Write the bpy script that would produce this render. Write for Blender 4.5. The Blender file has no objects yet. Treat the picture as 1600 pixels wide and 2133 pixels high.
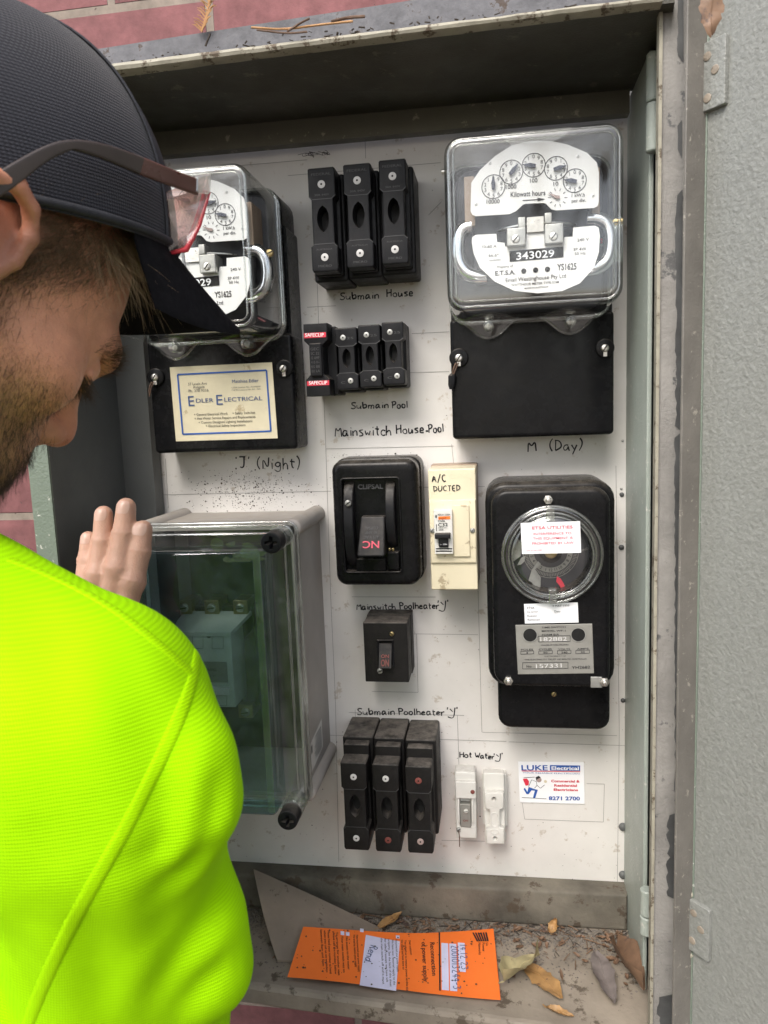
import bpy, bmesh, math, random
import numpy as np
from mathutils import Vector, Matrix
from mathutils.geometry import tessellate_polygon
from mathutils.bvhtree import BVHTree
random.seed(7)
RAD = math.radians
S = bpy.context.scene
COL = S.collection
# ------------------------------------------------------------------ camera, sky, sun, exposure
CAM = Vector((0.0, -0.75, 1.45))
FPX = 1550.0
XAX = Vector((0.98869631, 0.01862132, -0.14877114))     # camera right, (x right, y up, z back) of world axes below
R = np.array([[0.98869631, 0.03846914, 0.14491284],
              [-0.01862132, 0.99054661, -0.13590682],
              [-0.14877114, 0.1316721, 0.98006612]])     # columns: world X, world down, world Y in (right, down, forward)
right = Vector((R[0, 0], R[0, 2], -R[0, 1]))
down = Vector((R[1, 0], R[1, 2], -R[1, 1]))
fwd = Vector((R[2, 0], R[2, 2], -R[2, 1]))
cd = bpy.data.cameras.new('camera'); cam = bpy.data.objects.new('camera', cd); COL.objects.link(cam)
mw = Matrix.Identity(4)
for i in range(3):
    mw[i][0] = right[i]; mw[i][1] = -down[i]; mw[i][2] = -fwd[i]; mw[i][3] = CAM[i]
cam.matrix_world = mw
cd.sensor_fit = 'HORIZONTAL'; cd.sensor_width = 36.0; cd.lens = 36.0 * FPX / 1600.0
cd.clip_start = 0.02; cd.clip_end = 500
cd.dof.use_dof = True; cd.dof.focus_distance = 0.72; cd.dof.aperture_fstop = cd.lens / 1.5   # a 1.5 mm pupil
S.camera = cam
SUN_EL, SUN_AZ = 47.0, 198.0        # azimuth clockwise from +Y: behind the photographer, a little to the left
w = bpy.data.worlds.new('World'); S.world = w; w.use_nodes = True
nt = w.node_tree; bg = nt.nodes['Background']
sky = nt.nodes.new('ShaderNodeTexSky'); sky.sky_type = 'NISHITA'; sky.sun_disc = False
sky.sun_elevation = RAD(SUN_EL); sky.sun_rotation = RAD(SUN_AZ); sky.dust_density = 3.0; sky.air_density = 1.0
hs = nt.nodes.new('ShaderNodeHueSaturation'); hs.inputs['Saturation'].default_value = 0.6
nt.links.new(sky.outputs[0], hs.inputs['Color']); nt.links.new(hs.outputs[0], bg.inputs[0])
bg.inputs[1].default_value = 0.15
sl = bpy.data.lights.new('sun', 'SUN'); sl.energy = 1.5; sl.angle = RAD(28); sl.color = (1.0, 0.95, 0.88)
so = bpy.data.objects.new('sun', sl); COL.objects.link(so)
sd = Vector((math.sin(RAD(SUN_AZ)) * math.cos(RAD(SUN_EL)), math.cos(RAD(SUN_AZ)) * math.cos(RAD(SUN_EL)), math.sin(RAD(SUN_EL))))
so.rotation_euler = sd.to_track_quat('Z', 'Y').to_euler(); so.location = (0, -3, 4)
S.view_settings.view_transform = 'Standard'; S.view_settings.look = 'None'
S.view_settings.exposure = 1.17; S.view_settings.gamma = 1.0
S.render.engine = 'CYCLES'
S.cycles.use_denoising = True; S.cycles.max_bounces = 10; S.cycles.transparent_max_bounces = 16
S.cycles.sample_clamp_indirect = 6.0; S.cycles.caustics_reflective = False; S.cycles.caustics_refractive = False

# ------------------------------------------------------------------ measuring: a photo point on the plane d metres in front of the board
def ray(px, py):
    r = Vector(((px - 800.0) / FPX, (py - 1066.5) / FPX, 1.0))
    return right * r.x + down * r.y + fwd * r.z
def at(px, py, d=0.0):
    v = ray(px, py); t = (-d - CAM.y) / v.y
    return CAM + v * t
def xz(px, py, d=0.0):
    p = at(px, py, d); return (p.x, p.z)
def rc(d, x0, y0, x1, y1):
    xm, ym = (x0 + x1) / 2, (y0 + y1) / 2
    return at(x0, ym, d).x, at(x1, ym, d).x, at(xm, y1, d).z, at(xm, y0, d).z
def mpp(px, py, d):
    return (at(px + 10, py, d) - at(px, py, d)).length / 10
def poly(d, pts):
    return [xz(x, y, d) for x, y in pts]

# ------------------------------------------------------------------ mesh builder
def rrect(x0, x1, z0, z1, r=0.0, seg=5):
    r = min(r, (x1 - x0) / 2.001, (z1 - z0) / 2.001)
    if r <= 1e-6: return [(x0, z0), (x1, z0), (x1, z1), (x0, z1)]
    out = []
    for cx, cz, a in ((x1 - r, z0 + r, -90), (x1 - r, z1 - r, 0), (x0 + r, z1 - r, 90), (x0 + r, z0 + r, 180)):
        for k in range(seg + 1):
            t = RAD(a + 90 * k / seg); out.append((cx + r * math.cos(t), cz + r * math.sin(t)))
    return out
def disc(cx, cz, r, n=24, rz=None):
    return [(cx + r * math.cos(2 * math.pi * k / n), cz + (rz or r) * math.sin(2 * math.pi * k / n)) for k in range(n)]
def lens_poly(cx, cz, w, h, n=10):
    out = []
    for k in range(n):
        t = -1 + 2 * k / n; out.append((cx + w / 2 * (1 - t * t) ** 0.62, cz + h / 2 * t))
    for k in range(n):
        t = 1 - 2 * k / n; out.append((cx - w / 2 * (1 - t * t) ** 0.62, cz + h / 2 * t))
    return out
def ccw(p):
    a = sum(p[i][0] * p[(i + 1) % len(p)][1] - p[(i + 1) % len(p)][0] * p[i][1] for i in range(len(p)))
    return list(p) if a > 0 else list(p)[::-1]
def inset(p, d):
    n = len(p); out = []
    for i in range(n):
        a = Vector(p[i - 1]); b = Vector(p[i]); c = Vector(p[(i + 1) % n])
        u = (b - a).normalized() if (b - a).length > 1e-9 else Vector((1, 0)); v = (c - b).normalized() if (c - b).length > 1e-9 else u
        n1 = Vector((-u.y, u.x)); n2 = Vector((-v.y, v.x)); m = n1 + n2
        m = m.normalized() if m.length > 1e-6 else n1
        s = d / max(0.4, m.dot(n1)); out.append((b.x + m.x * s, b.y + m.y * s))
    return out
def chaikin(p, it=2, closed=True):
    for _ in range(it):
        q = []; n = len(p)
        if not closed: q.append(p[0])
        for i in range(n if closed else n - 1):
            a, b = p[i], p[(i + 1) % n]
            q.append(tuple(a[k] * .75 + b[k] * .25 for k in range(len(a)))); q.append(tuple(a[k] * .25 + b[k] * .75 for k in range(len(a))))
        if not closed: q.append(p[-1])
        p = q
    return p
def root_loc(o):
    v = Vector((0, 0, 0))
    while o is not None:
        v += Vector(o.location); o = o.parent
    return v
class MB:
    def __init__(self, M=None):
        self.v = []; self.f = []; self.M = M; self.split = None
    def add(self, vs, fs):
        b = len(self.v)
        self.v += [self.M @ Vector(p) for p in vs] if self.M else [Vector(p) for p in vs]
        self.f += [tuple(b + i for i in f) for f in fs]
        return self
    def prism(self, p, yb, yf, bev=0.0, seg=3, holes=(), back=True, front=True):
        """outline p in x,z; from y=yb (towards the wall) to y=yf (towards the viewer)"""
        p = ccw(p); n = len(p); vs = []; fs = []
        rings = [(0.0, yb)]
        if bev > 0:
            for k in range(seg + 1):
                a = RAD(90 * k / seg); rings.append((bev * (1 - math.cos(a)), yf + bev * (1 - math.sin(a))))
        else: rings.append((0.0, yf))
        for ins, y in rings:
            q = inset(p, ins) if ins > 1e-9 else p
            vs += [(x, y, z) for x, z in q]
        for r in range(len(rings) - 1):
            for i in range(n):
                j = (i + 1) % n
                fs.append((r * n + i, r * n + j, (r + 1) * n + j, (r + 1) * n + i))
        if back: fs.append(tuple(range(n))[::-1])
        L = (len(rings) - 1) * n
        if front:
            if not holes and not any(abs(x) > 9 for x, z in p):
                if n <= 4: fs.append(tuple(L + i for i in range(n)))
                else:
                    outer = [Vector((vs[L + i][0], vs[L + i][2], 0)) for i in range(n)]
                    for t in tessellate_polygon([outer]): fs.append(self._or(t, outer, L))
            else:
                outer = [Vector((vs[L + i][0], vs[L + i][2], 0)) for i in range(n)]
                loops = [outer]; allp = list(outer); idx = [L + i for i in range(n)]
                for hp, depth in holes:
                    hp = ccw(hp); m = len(hp); b = len(vs)
                    vs += [(x, yf, z) for x, z in hp]
                    hi = inset(hp, min(abs(depth) * .25, .0015)); vs += [(x, yf + depth, z) for x, z in hi]
                    for i in range(m):
                        j = (i + 1) % m; fs.append((b + j, b + i, b + m + i, b + m + j))
                    fs.append(tuple(b + m + i for i in range(m)))
                    loops.append([Vector((x, z, 0)) for x, z in hp[::-1]])
                    allp += [Vector((x, z, 0)) for x, z in hp[::-1]]; idx += [b + i for i in range(m)][::-1]
                for t in tessellate_polygon(loops): fs.append(tuple(idx[i] for i in self._or(t, allp, 0)))
        return self.add(vs, fs)
    def _or(self, t, pts, L):
        a, b, c = (pts[i] for i in t)
        s = (b.x - a.x) * (c.y - a.y) - (c.x - a.x) * (b.y - a.y)
        t = t if s > 0 else (t[0], t[2], t[1])
        return tuple(L + i for i in t)
    def box(self, x0, x1, z0, z1, yb, yf, r=0.0, bev=0.0, **k):
        return self.prism(rrect(x0, x1, z0, z1, r), yb, yf, bev, **k)
    def cyl(self, cx, cz, r, yb, yf, bev=0.0, n=24, **k):
        return self.prism(disc(cx, cz, r, n), yb, yf, bev, **k)
    def hexa(self, c):   # 8 corners: 0-3 one end (ccw), 4-7 the other
        return self.add(c, [(3, 2, 1, 0), (4, 5, 6, 7), (0, 1, 5, 4), (1, 2, 6, 5), (2, 3, 7, 6), (3, 0, 4, 7)])
    def slab(self, x0, x1, y0, y1, z0, z1):
        return self.hexa([(x0, y0, z0), (x1, y0, z0), (x1, y1, z0), (x0, y1, z0), (x0, y0, z1), (x1, y0, z1), (x1, y1, z1), (x0, y1, z1)])
    def tube(self, pts, r, n=8, closed=False, caps=True):
        pts = [Vector(p) for p in pts]; m = len(pts); vs = []; fs = []; up = Vector((.13, .31, .94)); prev = None
        for i, p in enumerate(pts):
            a = pts[i - 1] if (i > 0 or closed) else p; b = pts[(i + 1) % m] if (i < m - 1 or closed) else p
            t = (b - a); t = t.normalized() if t.length > 1e-9 else Vector((0, 0, 1))
            if prev is None: s = t.cross(up); s = s.normalized() if s.length > 1e-3 else t.cross(Vector((1, 0, 0))).normalized()
            else: s = (prev - t * prev.dot(t)).normalized()
            prev = s; q = t.cross(s); rr = r[i] if isinstance(r, (list, tuple)) else r
            vs += [p + (s * math.cos(2 * math.pi * k / n) + q * math.sin(2 * math.pi * k / n)) * rr for k in range(n)]
        for i in range(m if closed else m - 1):
            for k in range(n):
                l = (k + 1) % n; j = (i + 1) % m
                fs.append((i * n + k, i * n + l, j * n + l, j * n + k))
        if caps and not closed: fs.append(tuple(range(n))[::-1]); fs.append(tuple((m - 1) * n + k for k in range(n)))
        return self.add(vs, fs)
    def flat(self, p, y):
        p = ccw(p); vs = [(x, y, z) for x, z in p]
        q = [Vector((x, z, 0)) for x, z in p]
        return self.add(vs, [self._or(t, q, 0) for t in tessellate_polygon([q])])
    def ribbon(self, pts, wd, y):
        m = len(pts); vs = []; fs = []
        for i in range(m):
            a = Vector(pts[max(0, i - 1)]); b = Vector(pts[min(m - 1, i + 1)]); t = (b - a); t = t.normalized() if t.length > 1e-9 else Vector((1, 0))
            ww = wd[i] if isinstance(wd, list) else wd
            vs += [(pts[i][0] - t.y * ww / 2, y, pts[i][1] + t.x * ww / 2), (pts[i][0] + t.y * ww / 2, y, pts[i][1] - t.x * ww / 2)]
        for i in range(m - 1): fs.append((2 * i, 2 * i + 1, 2 * i + 3, 2 * i + 2))
        return self.add(vs, fs)
    def ring(self, cx, cz, r, wd, y, n=40, a0=0, a1=360):
        k = [(cx + r * math.cos(RAD(a0 + (a1 - a0) * i / n)), cz + r * math.sin(RAD(a0 + (a1 - a0) * i / n))) for i in range(n + 1)]
        return self.ribbon(k, wd, y)
    def build(self, name, m, parent=None, smooth=35, label=None):
        me = bpy.data.meshes.new(name); off = root_loc(parent)
        me.from_pydata([tuple(p - off) for p in self.v], [], self.f); me.validate(); me.update()
        if smooth:
            me.polygons.foreach_set('use_smooth', [True] * len(me.polygons))
            me.set_sharp_from_angle(angle=RAD(smooth))
        if isinstance(m, (list, tuple)):
            for q in m: me.materials.append(q)
        else: me.materials.append(m)
        if self.split is not None:
            for i, p_ in enumerate(me.polygons): p_.material_index = 1 if i >= self.split else 0
        o = bpy.data.objects.new(name, me); COL.objects.link(o); o.parent = parent
        if label: o['label'] = label
        return o
def tag(o, label, cat, group=None, kind=None):
    if label: o['label'] = label
    if cat: o['category'] = cat
    if group: o['group'] = group
    if kind: o['kind'] = kind
    return o
def thing(name, label, cat, loc, group=None):
    o = bpy.data.objects.new(name, None); o.empty_display_size = .02; COL.objects.link(o); o.location = loc
    return tag(o, label, cat, group)
def copy_thing(root, delta, label=None):
    r = root.copy(); COL.objects.link(r); r.location = Vector(root.location) + Vector(delta)
    if label: r['label'] = label
    for ch in [o for o in COL.objects if o.parent == root]:
        c = ch.copy(); COL.objects.link(c); c.parent = r
        for g in [o for o in COL.objects if o.parent == ch]:
            d = g.copy(); COL.objects.link(d); d.parent = c
    return r

# ------------------------------------------------------------------ lettering: printed (outline font) and hand-written (strokes)
_tc = {}
def glyphs(s, off=0.0, ext=0.0):
    k = (s, off, ext)
    if k not in _tc:
        cu = bpy.data.curves.new('t', 'FONT'); cu.body = s; cu.offset = off; cu.extrude = ext; cu.resolution_u = 3
        ob = bpy.data.objects.new('t', cu); COL.objects.link(ob)
        me = bpy.data.meshes.new_from_object(ob.evaluated_get(bpy.context.evaluated_depsgraph_get()))
        vs = [tuple(v.co) for v in me.vertices]; fs = [tuple(p.vertices) for p in me.polygons]
        bpy.data.objects.remove(ob); bpy.data.curves.remove(cu); bpy.data.meshes.remove(me)
        _tc[k] = (vs, fs)
    return _tc[k]
def T(mb, s, d, p0, p1, hpx, bold=0.0, dy=0.0004, ext=0.0, shear=0.0, flip=False):
    """text whose baseline runs from photo point p0 to p1 on the plane d"""
    vs, fs = glyphs(s, bold, ext)
    if not vs: return
    A = at(*p0, d); B = at(*p1, d); u = (B - A); W = u.length; u.normalize(); n = Vector((-u.z, 0, u.x))
    if u.x < 0: n = n
    h = hpx * mpp(*p0, d) / 0.70
    x0 = min(v[0] for v in vs); x1 = max(v[0] for v in vs); sx = W / max(1e-6, x1 - x0)
    mb.add([A + u * ((v[0] - x0) * sx + shear * v[1] * h) + n * (v[1] * h) + Vector((0, -dy - max(0, v[2]) * h, 0)) for v in vs], fs)
G = {'a': (5, '4,4 3,5 1,5 0,3 0,1 1,0 3,1 4,4 4,1 5,0'), 'b': (4.6, '0,9 0,0 2,0 4,1 4,4 3,5 1,5 0,3'), 'c': (4, '4,4 2,5 0,3 0,1 2,0 4,1'),
     'd': (5, '4,4 3,5 1,5 0,3 0,1 1,0 3,1 4,3 4,9 4,0'), 'e': (4.4, '0,2.5 4,3 3,5 1,5 0,3 0,1 2,0 4,1'), 'g': (4.6, '4,4 2,5 0,3 1,1 3,1 4,3 4,5 4,-2 2,-3 0,-2'),
     'h': (4.4, '0,9 0,0|0,3 2,5 4,4 4,0'), 'i': (1.8, '1,5 1,0|1,7.2 1.3,7.8'), 'l': (1.8, '1,9 1,0'), 'm': (6.4, '0,5 0,0|0,3 1.5,5 3,4 3,0|3,3 4.5,5 6,4 6,0'),
     'n': (4.6, '0,5 0,0|0,3 2,5 4,4 4,0'), 'o': (4.4, '2,5 0,4 0,1 2,0 4,1 4,4 2,5'), 'r': (3.4, '0,5 0,0|0,3 1.5,5 3,5'), 's': (4, '4,5 1,5 0,4 3.4,2 3,0.3 0,0'),
     't': (3.6, '1.5,8 1.5,1 3,0|0,5.5 3.5,5.5'), 'u': (5, '0,5 0,1 1.5,0 3.5,1 4,5 4,0 4.8,0'), 'w': (5.4, '0,5 1,0 2.5,4 4,0 5,5'), 'y': (4.4, '0,5 2,1|4,5 1,-3'),
     'S': (5, '5,8 3,9 0.5,8 1,5.5 4,4 4.5,1.5 2.5,0 0,1'), 'H': (5.4, '0,9 0,0|5,9 5,0|0,4.5 5,5'), 'M': (6, '0,0 0.5,9 3,4 5.5,9 6,0'), 'P': (5, '0.5,0 0.5,9|-0.5,8.6 3,9.4 5,7.5 4,5 0.5,4.5'),
     'N': (5.4, '0,0 0,9 4.6,0 5,9'), 'W': (7, '0,9 1.5,0 3.5,6 5,0 7,9'), 'D': (5.4, '0.5,0 0.5,9|-0.3,9 3,8.6 5,6 4.6,2.4 0,0'), 'J': (4.6, '0,9 4.6,9|3,9 3,1.6 1.6,0 0,1'),
     'A': (5.2, '0,0 2.6,9 5,0|1,3.4 4.2,3.4'), 'C': (4.8, '4.8,8 2.6,9 0.3,6 0.3,3 2.4,0 4.8,1'), 'T': (5, '0,9 5,9|2.5,9 2.5,0'), 'U': (5, '0,9 0,2 2,0 4.4,2 4.6,9'), 'E': (4.2, '4,9 0,9 0,0 4,0|0,4.6 3,4.6'),
     '(': (3, '2.6,10 0.6,7 0.4,3 2.4,-1'), ')': (3, '0.4,10 2.4,7 2.4,3 0.4,-1'), '+': (3.6, '0,3 3.4,3.4|1.8,5 1.6,1.4'), "'": (1.8, '1,9.5 0.6,7.5'), '/': (4, '0,-1 4,10'), '.': (1.6, '0.8,0 1,0.3'),
     'j': (4.6, '0,8 2.2,4|4.6,9 3,-1 1,-3.4 -3,-1.4'), ' ': (3.6, ''), '0': (4.4, '2,9 0,7 0,2 2,0 4,2 4,7 2,9'), '1': (2, '1,9 1,0'), '2': (4.4, '0,7 2,9 4,7 0,0 4.4,0'), '3': (4.2, '0,8.6 3.6,8.6 1.6,5.4 4,3 2,0 0,1'),
     '4': (4.4, '3,0 3,9 0,3 4.4,3'), '-': (3.4, '0,4 3,4.4'), 'R': (5, '0,0 0,9 4,8 3.6,5 0.4,4.6 4.6,0')}
def H(mb, s, d, p0, p1, hpx, wd=.0011, dy=.0005, jit=.36, M2=None):
    rnd = random.Random(s)
    tot = sum(G[c][0] + 1.5 for c in s) - 1.5
    A = at(*p0, d); B = at(*p1, d); u = B - A; W = u.length; u.normalize(); n = Vector((-u.z, 0, u.x)); h = hpx * mpp(*p0, d) / 9
    x = 0
    for c in s:
        wg, st = G[c]; lift = rnd.uniform(-.5, .5)
        for stroke in [q for q in st.split('|') if q]:
            pts = [tuple(map(float, q.split(','))) for q in stroke.split()]
            pts = [(a + rnd.uniform(-jit, jit), b + lift + rnd.uniform(-jit, jit)) for a, b in pts]
            if len(pts) > 2: pts = chaikin(pts, 2, False)
            P = [A + u * ((x + a) / tot * W) + n * (b * h) for a, b in pts]
            w0 = wd * rnd.uniform(.85, 1.15); ww = [w0 * (.75 + .5 * abs(math.sin(2.2 * i_ / len(P) + lift * 3))) for i_ in range(len(P))]
            mb.ribbon([(q.x, q.z) for q in P], ww, -d - dy)
        x += wg + 1.5

# ------------------------------------------------------------------ materials (all procedural)
def mat(name, col, rough=.5, metal=0.0, var=.12, vs=25.0, bump=0.0, bs=300.0, spec=.5, dust=0.0, dcol=(.30, .26, .21), wear=0.0, wcol=(.5, .5, .48), ws=60.0, coat=0.0, rvar=.15, sss=0.0):
    m = bpy.data.materials.new(name); m.use_nodes = True; t = m.node_tree; N = t.nodes; L = t.links; b = N['Principled BSDF']
    tc = N.new('ShaderNodeTexCoord'); oi = N.new('ShaderNodeObjectInfo'); ad = N.new('ShaderNodeVectorMath'); ad.operation = 'MULTIPLY_ADD'
    L.new(oi.outputs['Random'], ad.inputs[0]); ad.inputs[1].default_value = (3.1, 5.7, 4.3); L.new(tc.outputs['Object'], ad.inputs[2]); vec = ad.outputs[0]
    def noise(sc, det=5, ro=.6):
        n = N.new('ShaderNodeTexNoise'); n.inputs['Scale'].default_value = sc; n.inputs['Detail'].default_value = det; n.inputs['Roughness'].default_value = ro
        L.new(vec, n.inputs['Vector']); return n.outputs['Fac']
    def ramp(src, a, c, lo=0.0, hi=1.0):
        r = N.new('ShaderNodeMapRange'); r.inputs[1].default_value = a; r.inputs[2].default_value = c; r.inputs[3].default_value = lo; r.inputs[4].default_value = hi
        L.new(src, r.inputs[0]); return r.outputs[0]
    def mix(fac, a, c):
        x = N.new('ShaderNodeMix'); x.data_type = 'RGBA'
        L.new(fac, x.inputs[0])
        for s, i in ((a, 6), (c, 7)):
            if isinstance(s, tuple): x.inputs[i].default_value = (*s, 1)
            else: L.new(s, x.inputs[i])
        return x.outputs[2]
    n1 = noise(vs)
    c = mix(ramp(n1, .3, .7), tuple(max(0, x * (1 - var)) for x in col), tuple(min(1, x * (1 + var)) for x in col))
    if wear > 0: c = mix(ramp(noise(ws, 8, .7), .62 - wear * .25, .66 - wear * .2), c, wcol)
    rg = ramp(noise(vs * 2.3), .3, .7, max(.02, rough - rvar * rough), min(1, rough + rvar))
    if dust > 0:
        ge = N.new('ShaderNodeNewGeometry'); sp = N.new('ShaderNodeSeparateXYZ'); L.new(ge.outputs['Normal'], sp.inputs[0])
        a = ramp(sp.outputs['Z'], .15, .9, .05, 1.0); mu = N.new('ShaderNodeMath'); mu.operation = 'MULTIPLY'; L.new(a, mu.inputs[0]); L.new(ramp(noise(90, 6, .7), .3, .62, 0, dust), mu.inputs[1])
        c = mix(mu.outputs[0], c, dcol)
    L.new(c, b.inputs['Base Color']); L.new(rg, b.inputs['Roughness'])
    b.inputs['Metallic'].default_value = metal; b.inputs['Specular IOR Level'].default_value = spec; b.inputs['Coat Weight'].default_value = coat
    if sss > 0:
        b.inputs['Subsurface Weight'].default_value = sss; b.inputs['Subsurface Radius'].default_value = (1.0, .35, .2); b.inputs['Subsurface Scale'].default_value = .006
    if bump > 0:
        bp = N.new('ShaderNodeBump'); bp.inputs['Strength'].default_value = bump; bp.inputs['Distance'].default_value = .001
        L.new(noise(bs, 3, .5), bp.inputs['Height']); L.new(bp.outputs[0], b.inputs['Normal'])
    return m
def clear(name, tint=(.97, .98, .97), base=.06, rough=.04, haze=.03, hs_=40):
    m = bpy.data.materials.new(name); m.use_nodes = True; t = m.node_tree; N = t.nodes; L = t.links
    N.remove(N['Principled BSDF']); out = N['Material Output']
    tr = N.new('ShaderNodeBsdfTransparent'); tr.inputs[0].default_value = (*tint, 1)
    gl = N.new('ShaderNodeBsdfGlossy'); gl.inputs['Roughness'].default_value = rough; gl.inputs[0].default_value = (1, 1, 1, 1)
    df = N.new('ShaderNodeBsdfDiffuse'); df.inputs[0].default_value = (.62, .62, .58, 1)
    lw = N.new('ShaderNodeLayerWeight'); lw.inputs[0].default_value = .5
    pw = N.new('ShaderNodeMath'); pw.operation = 'POWER'; L.new(lw.outputs['Facing'], pw.inputs[0]); pw.inputs[1].default_value = 3.5
    mr = N.new('ShaderNodeMapRange'); L.new(pw.outputs[0], mr.inputs[0]); mr.inputs[3].default_value = base; mr.inputs[4].default_value = .9
    m1 = N.new('ShaderNodeMixShader'); L.new(mr.outputs[0], m1.inputs[0]); L.new(tr.outputs[0], m1.inputs[1]); L.new(gl.outputs[0], m1.inputs[2])
    tc = N.new('ShaderNodeTexCoord'); nz = N.new('ShaderNodeTexNoise'); nz.inputs['Scale'].default_value = hs_; nz.inputs['Detail'].default_value = 8; nz.inputs['Roughness'].default_value = .7
    L.new(tc.outputs['Object'], nz.inputs[0]); mh = N.new('ShaderNodeMapRange'); L.new(nz.outputs['Fac'], mh.inputs[0]); mh.inputs[1].default_value = .4; mh.inputs[2].default_value = .75; mh.inputs[3].default_value = haze * .4; mh.inputs[4].default_value = haze * 2
    m2 = N.new('ShaderNodeMixShader'); L.new(mh.outputs[0], m2.inputs[0]); L.new(m1.outputs[0], m2.inputs[1]); L.new(df.outputs[0], m2.inputs[2])
    L.new(m2.outputs[0], out.inputs[0])
    return m
M = {}
M['board'] = mat('painted_board', (.72, .70, .67), .40, var=.10, vs=9, wear=.07, wcol=(.54, .49, .43), ws=55)
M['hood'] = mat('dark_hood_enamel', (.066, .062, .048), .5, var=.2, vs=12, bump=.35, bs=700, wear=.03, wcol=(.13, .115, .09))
M['olive'] = mat('olive_enamel', (.115, .112, .085), .5, var=.12, vs=18, bump=.35, bs=700, wear=.05, wcol=(.3, .28, .22))
M['green'] = mat('grey_green_enamel', (.15, .185, .15), .42, var=.08, vs=12, bump=.5, bs=420, wear=.03, wcol=(.5, .5, .46), ws=120)
M['jamb'] = mat('sky_lightened_jamb', (.36, .40, .36), .4, var=.08, vs=12, bump=.4, bs=420, wear=.03, wcol=(.55, .55, .5), ws=120)  # colour lightened to stand in for sky light on the jamb face
M['dreturn'] = mat('shaded_brown_return', (.15, .14, .124), .55, var=.2, vs=25, bump=.35, bs=400, wear=.04, wcol=(.3, .28, .24), ws=160)  # darker than the door: shade from its facing, put into the colour
M['door'] = mat('hammered_door_paint', (.222, .228, .212), .36, var=.13, vs=260, bump=.8, bs=360, wear=.0, wcol=(.5, .5, .46), ws=140)
M['wall'] = mat('grey_inner_paint', (.095, .10, .098), .5, var=.12, vs=10, bump=.2, bs=500)
M['lip'] = mat('weathered_cream_lip', (.31, .29, .23), .7, var=.2, vs=40, bump=.4, bs=300, wear=.25, wcol=(.10, .075, .05), ws=90)
M['flange'] = mat('peeling_primer', (.245, .235, .22), .7, var=.2, vs=30, bump=.5, bs=350, wear=.12, wcol=(.10, .10, .10), ws=45)
M['bare'] = mat('bare_dark_steel', (.095, .097, .097), .45, var=.3, vs=40, metal=.3)
M['timber'] = mat('weathered_timber', (.13, .13, .14), .8, var=.25, vs=60, bump=.6, bs=250, wear=.08, wcol=(.08, .06, .05))
M['sill'] = mat('dusty_sill_steel', (.25, .212, .168), .65, var=.3, vs=14, bump=.4, bs=250, wear=.2, wcol=(.10, .078, .056), ws=40)
M['rail'] = mat('grimy_rail', (.135, .12, .095), .75, var=.45, vs=16, bump=.6, bs=260, wear=.22, wcol=(.075, .055, .038), ws=48)
M['bk'] = mat('black_bakelite', (.0055, .0058, .0068), .22, var=.25, vs=40, spec=.16, dust=.2, wear=.0, rvar=.12)
M['bkm'] = mat('black_moulded_plastic', (.0095, .010, .012), .36, var=.2, vs=50, spec=.2, dust=.3, bump=.12, bs=900)
M['bkd'] = mat('dusty_black_moulding', (.0085, .008, .008), .5, var=.3, vs=40, spec=.25, dust=.8, dcol=(.17, .15, .13), bump=.2, bs=700)
M['emb'] = mat('embossed_black', (.06, .06, .062), .5)
M['void'] = mat('deep_black_recess', (.004, .004, .004), .8)
M['cream'] = mat('cream_plastic', (.70, .63, .455), .42, var=.05, vs=20, dust=.4, dcol=(.33, .25, .17), wear=.02, wcol=(.4, .33, .22))
M['brownback'] = mat('tan_back_moulding', (.35, .26, .19), .5, dust=.3)
M['wht'] = mat('white_plastic', (.68, .67, .63), .4, var=.05, dust=.5, dcol=(.33, .3, .27))
M['whtp'] = mat('white_plate', (.80, .80, .79), .42, var=.02)
M['ink'] = mat('black_ink', (.012, .012, .015), .6, var=.1)
M['pencil'] = mat('pencil_line', (.28, .27, .26), .7)
M['greyink'] = mat('grey_ink', (.10, .10, .10), .6)
M['red'] = mat('red_print', (.62, .03, .06), .45)
M['pink'] = mat('pink_print', (.70, .08, .13), .5)
M['blue'] = mat('blue_print', (.02, .09, .36), .5)
M['navy'] = mat('navy_print', (.05, .09, .22), .6)
M['paperc'] = mat('aged_cream_card', (.66, .59, .42), .6, var=.08, vs=40, wear=.03, wcol=(.45, .36, .22), ws=30)
M['paper'] = mat('white_paper', (.82, .83, .85), .5, var=.02)
M['steel'] = mat('bright_steel', (.62, .60, .56), .28, metal=1.0, var=.15, vs=200, bump=.2, bs=900)
M['zinc'] = mat('dull_zinc', (.42, .42, .40), .45, metal=.8, var=.2, vs=120)
M['chrome'] = mat('polished_magnet', (.72, .74, .76), .14, metal=1.0, var=.1, vs=60)
M['brass'] = mat('aged_brass', (.46, .36, .18), .35, metal=1.0, var=.2, vs=100)
M['nplate'] = mat('etched_nameplate', (.30, .295, .27), .42, metal=.35, var=.1, vs=50)
M['greybox'] = mat('grey_polyester_box', (.36, .335, .31), .5, var=.05, vs=12, dust=.5, dcol=(.33, .28, .22))
M['lidrim'] = clear('clear_lid_rim', tint=(.93, .95, .94), base=.10, rough=.12, haze=.10)
M['lid'] = clear('shade_tinted_window', tint=(.58, .73, .76), base=.05, rough=.05, haze=.012, hs_=14)  # clear lid, its tint deepened to imitate the dim box interior
M['film'] = clear('protective_film', tint=(.80, .9, .97), base=.16, rough=.2, haze=.05)
M['cover'] = clear('clear_meter_cover', tint=(.975, .985, .98), base=.09, rough=.09, haze=.010)
M['coveredge'] = clear('clear_cover_edge', tint=(.86, .88, .86), base=.13, rough=.08, haze=.05)
M['innards'] = mat('dark_meter_innards', (.03, .032, .04), .4, metal=.2, var=.3)
M['contact'] = mat('pale_contactor_plastic', (.52, .54, .48), .5, var=.05)
M['inside'] = mat('black_plate_and_shade', (.010, .012, .012), .35)  # black mounting plate, also the painted shade on the box sides
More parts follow.
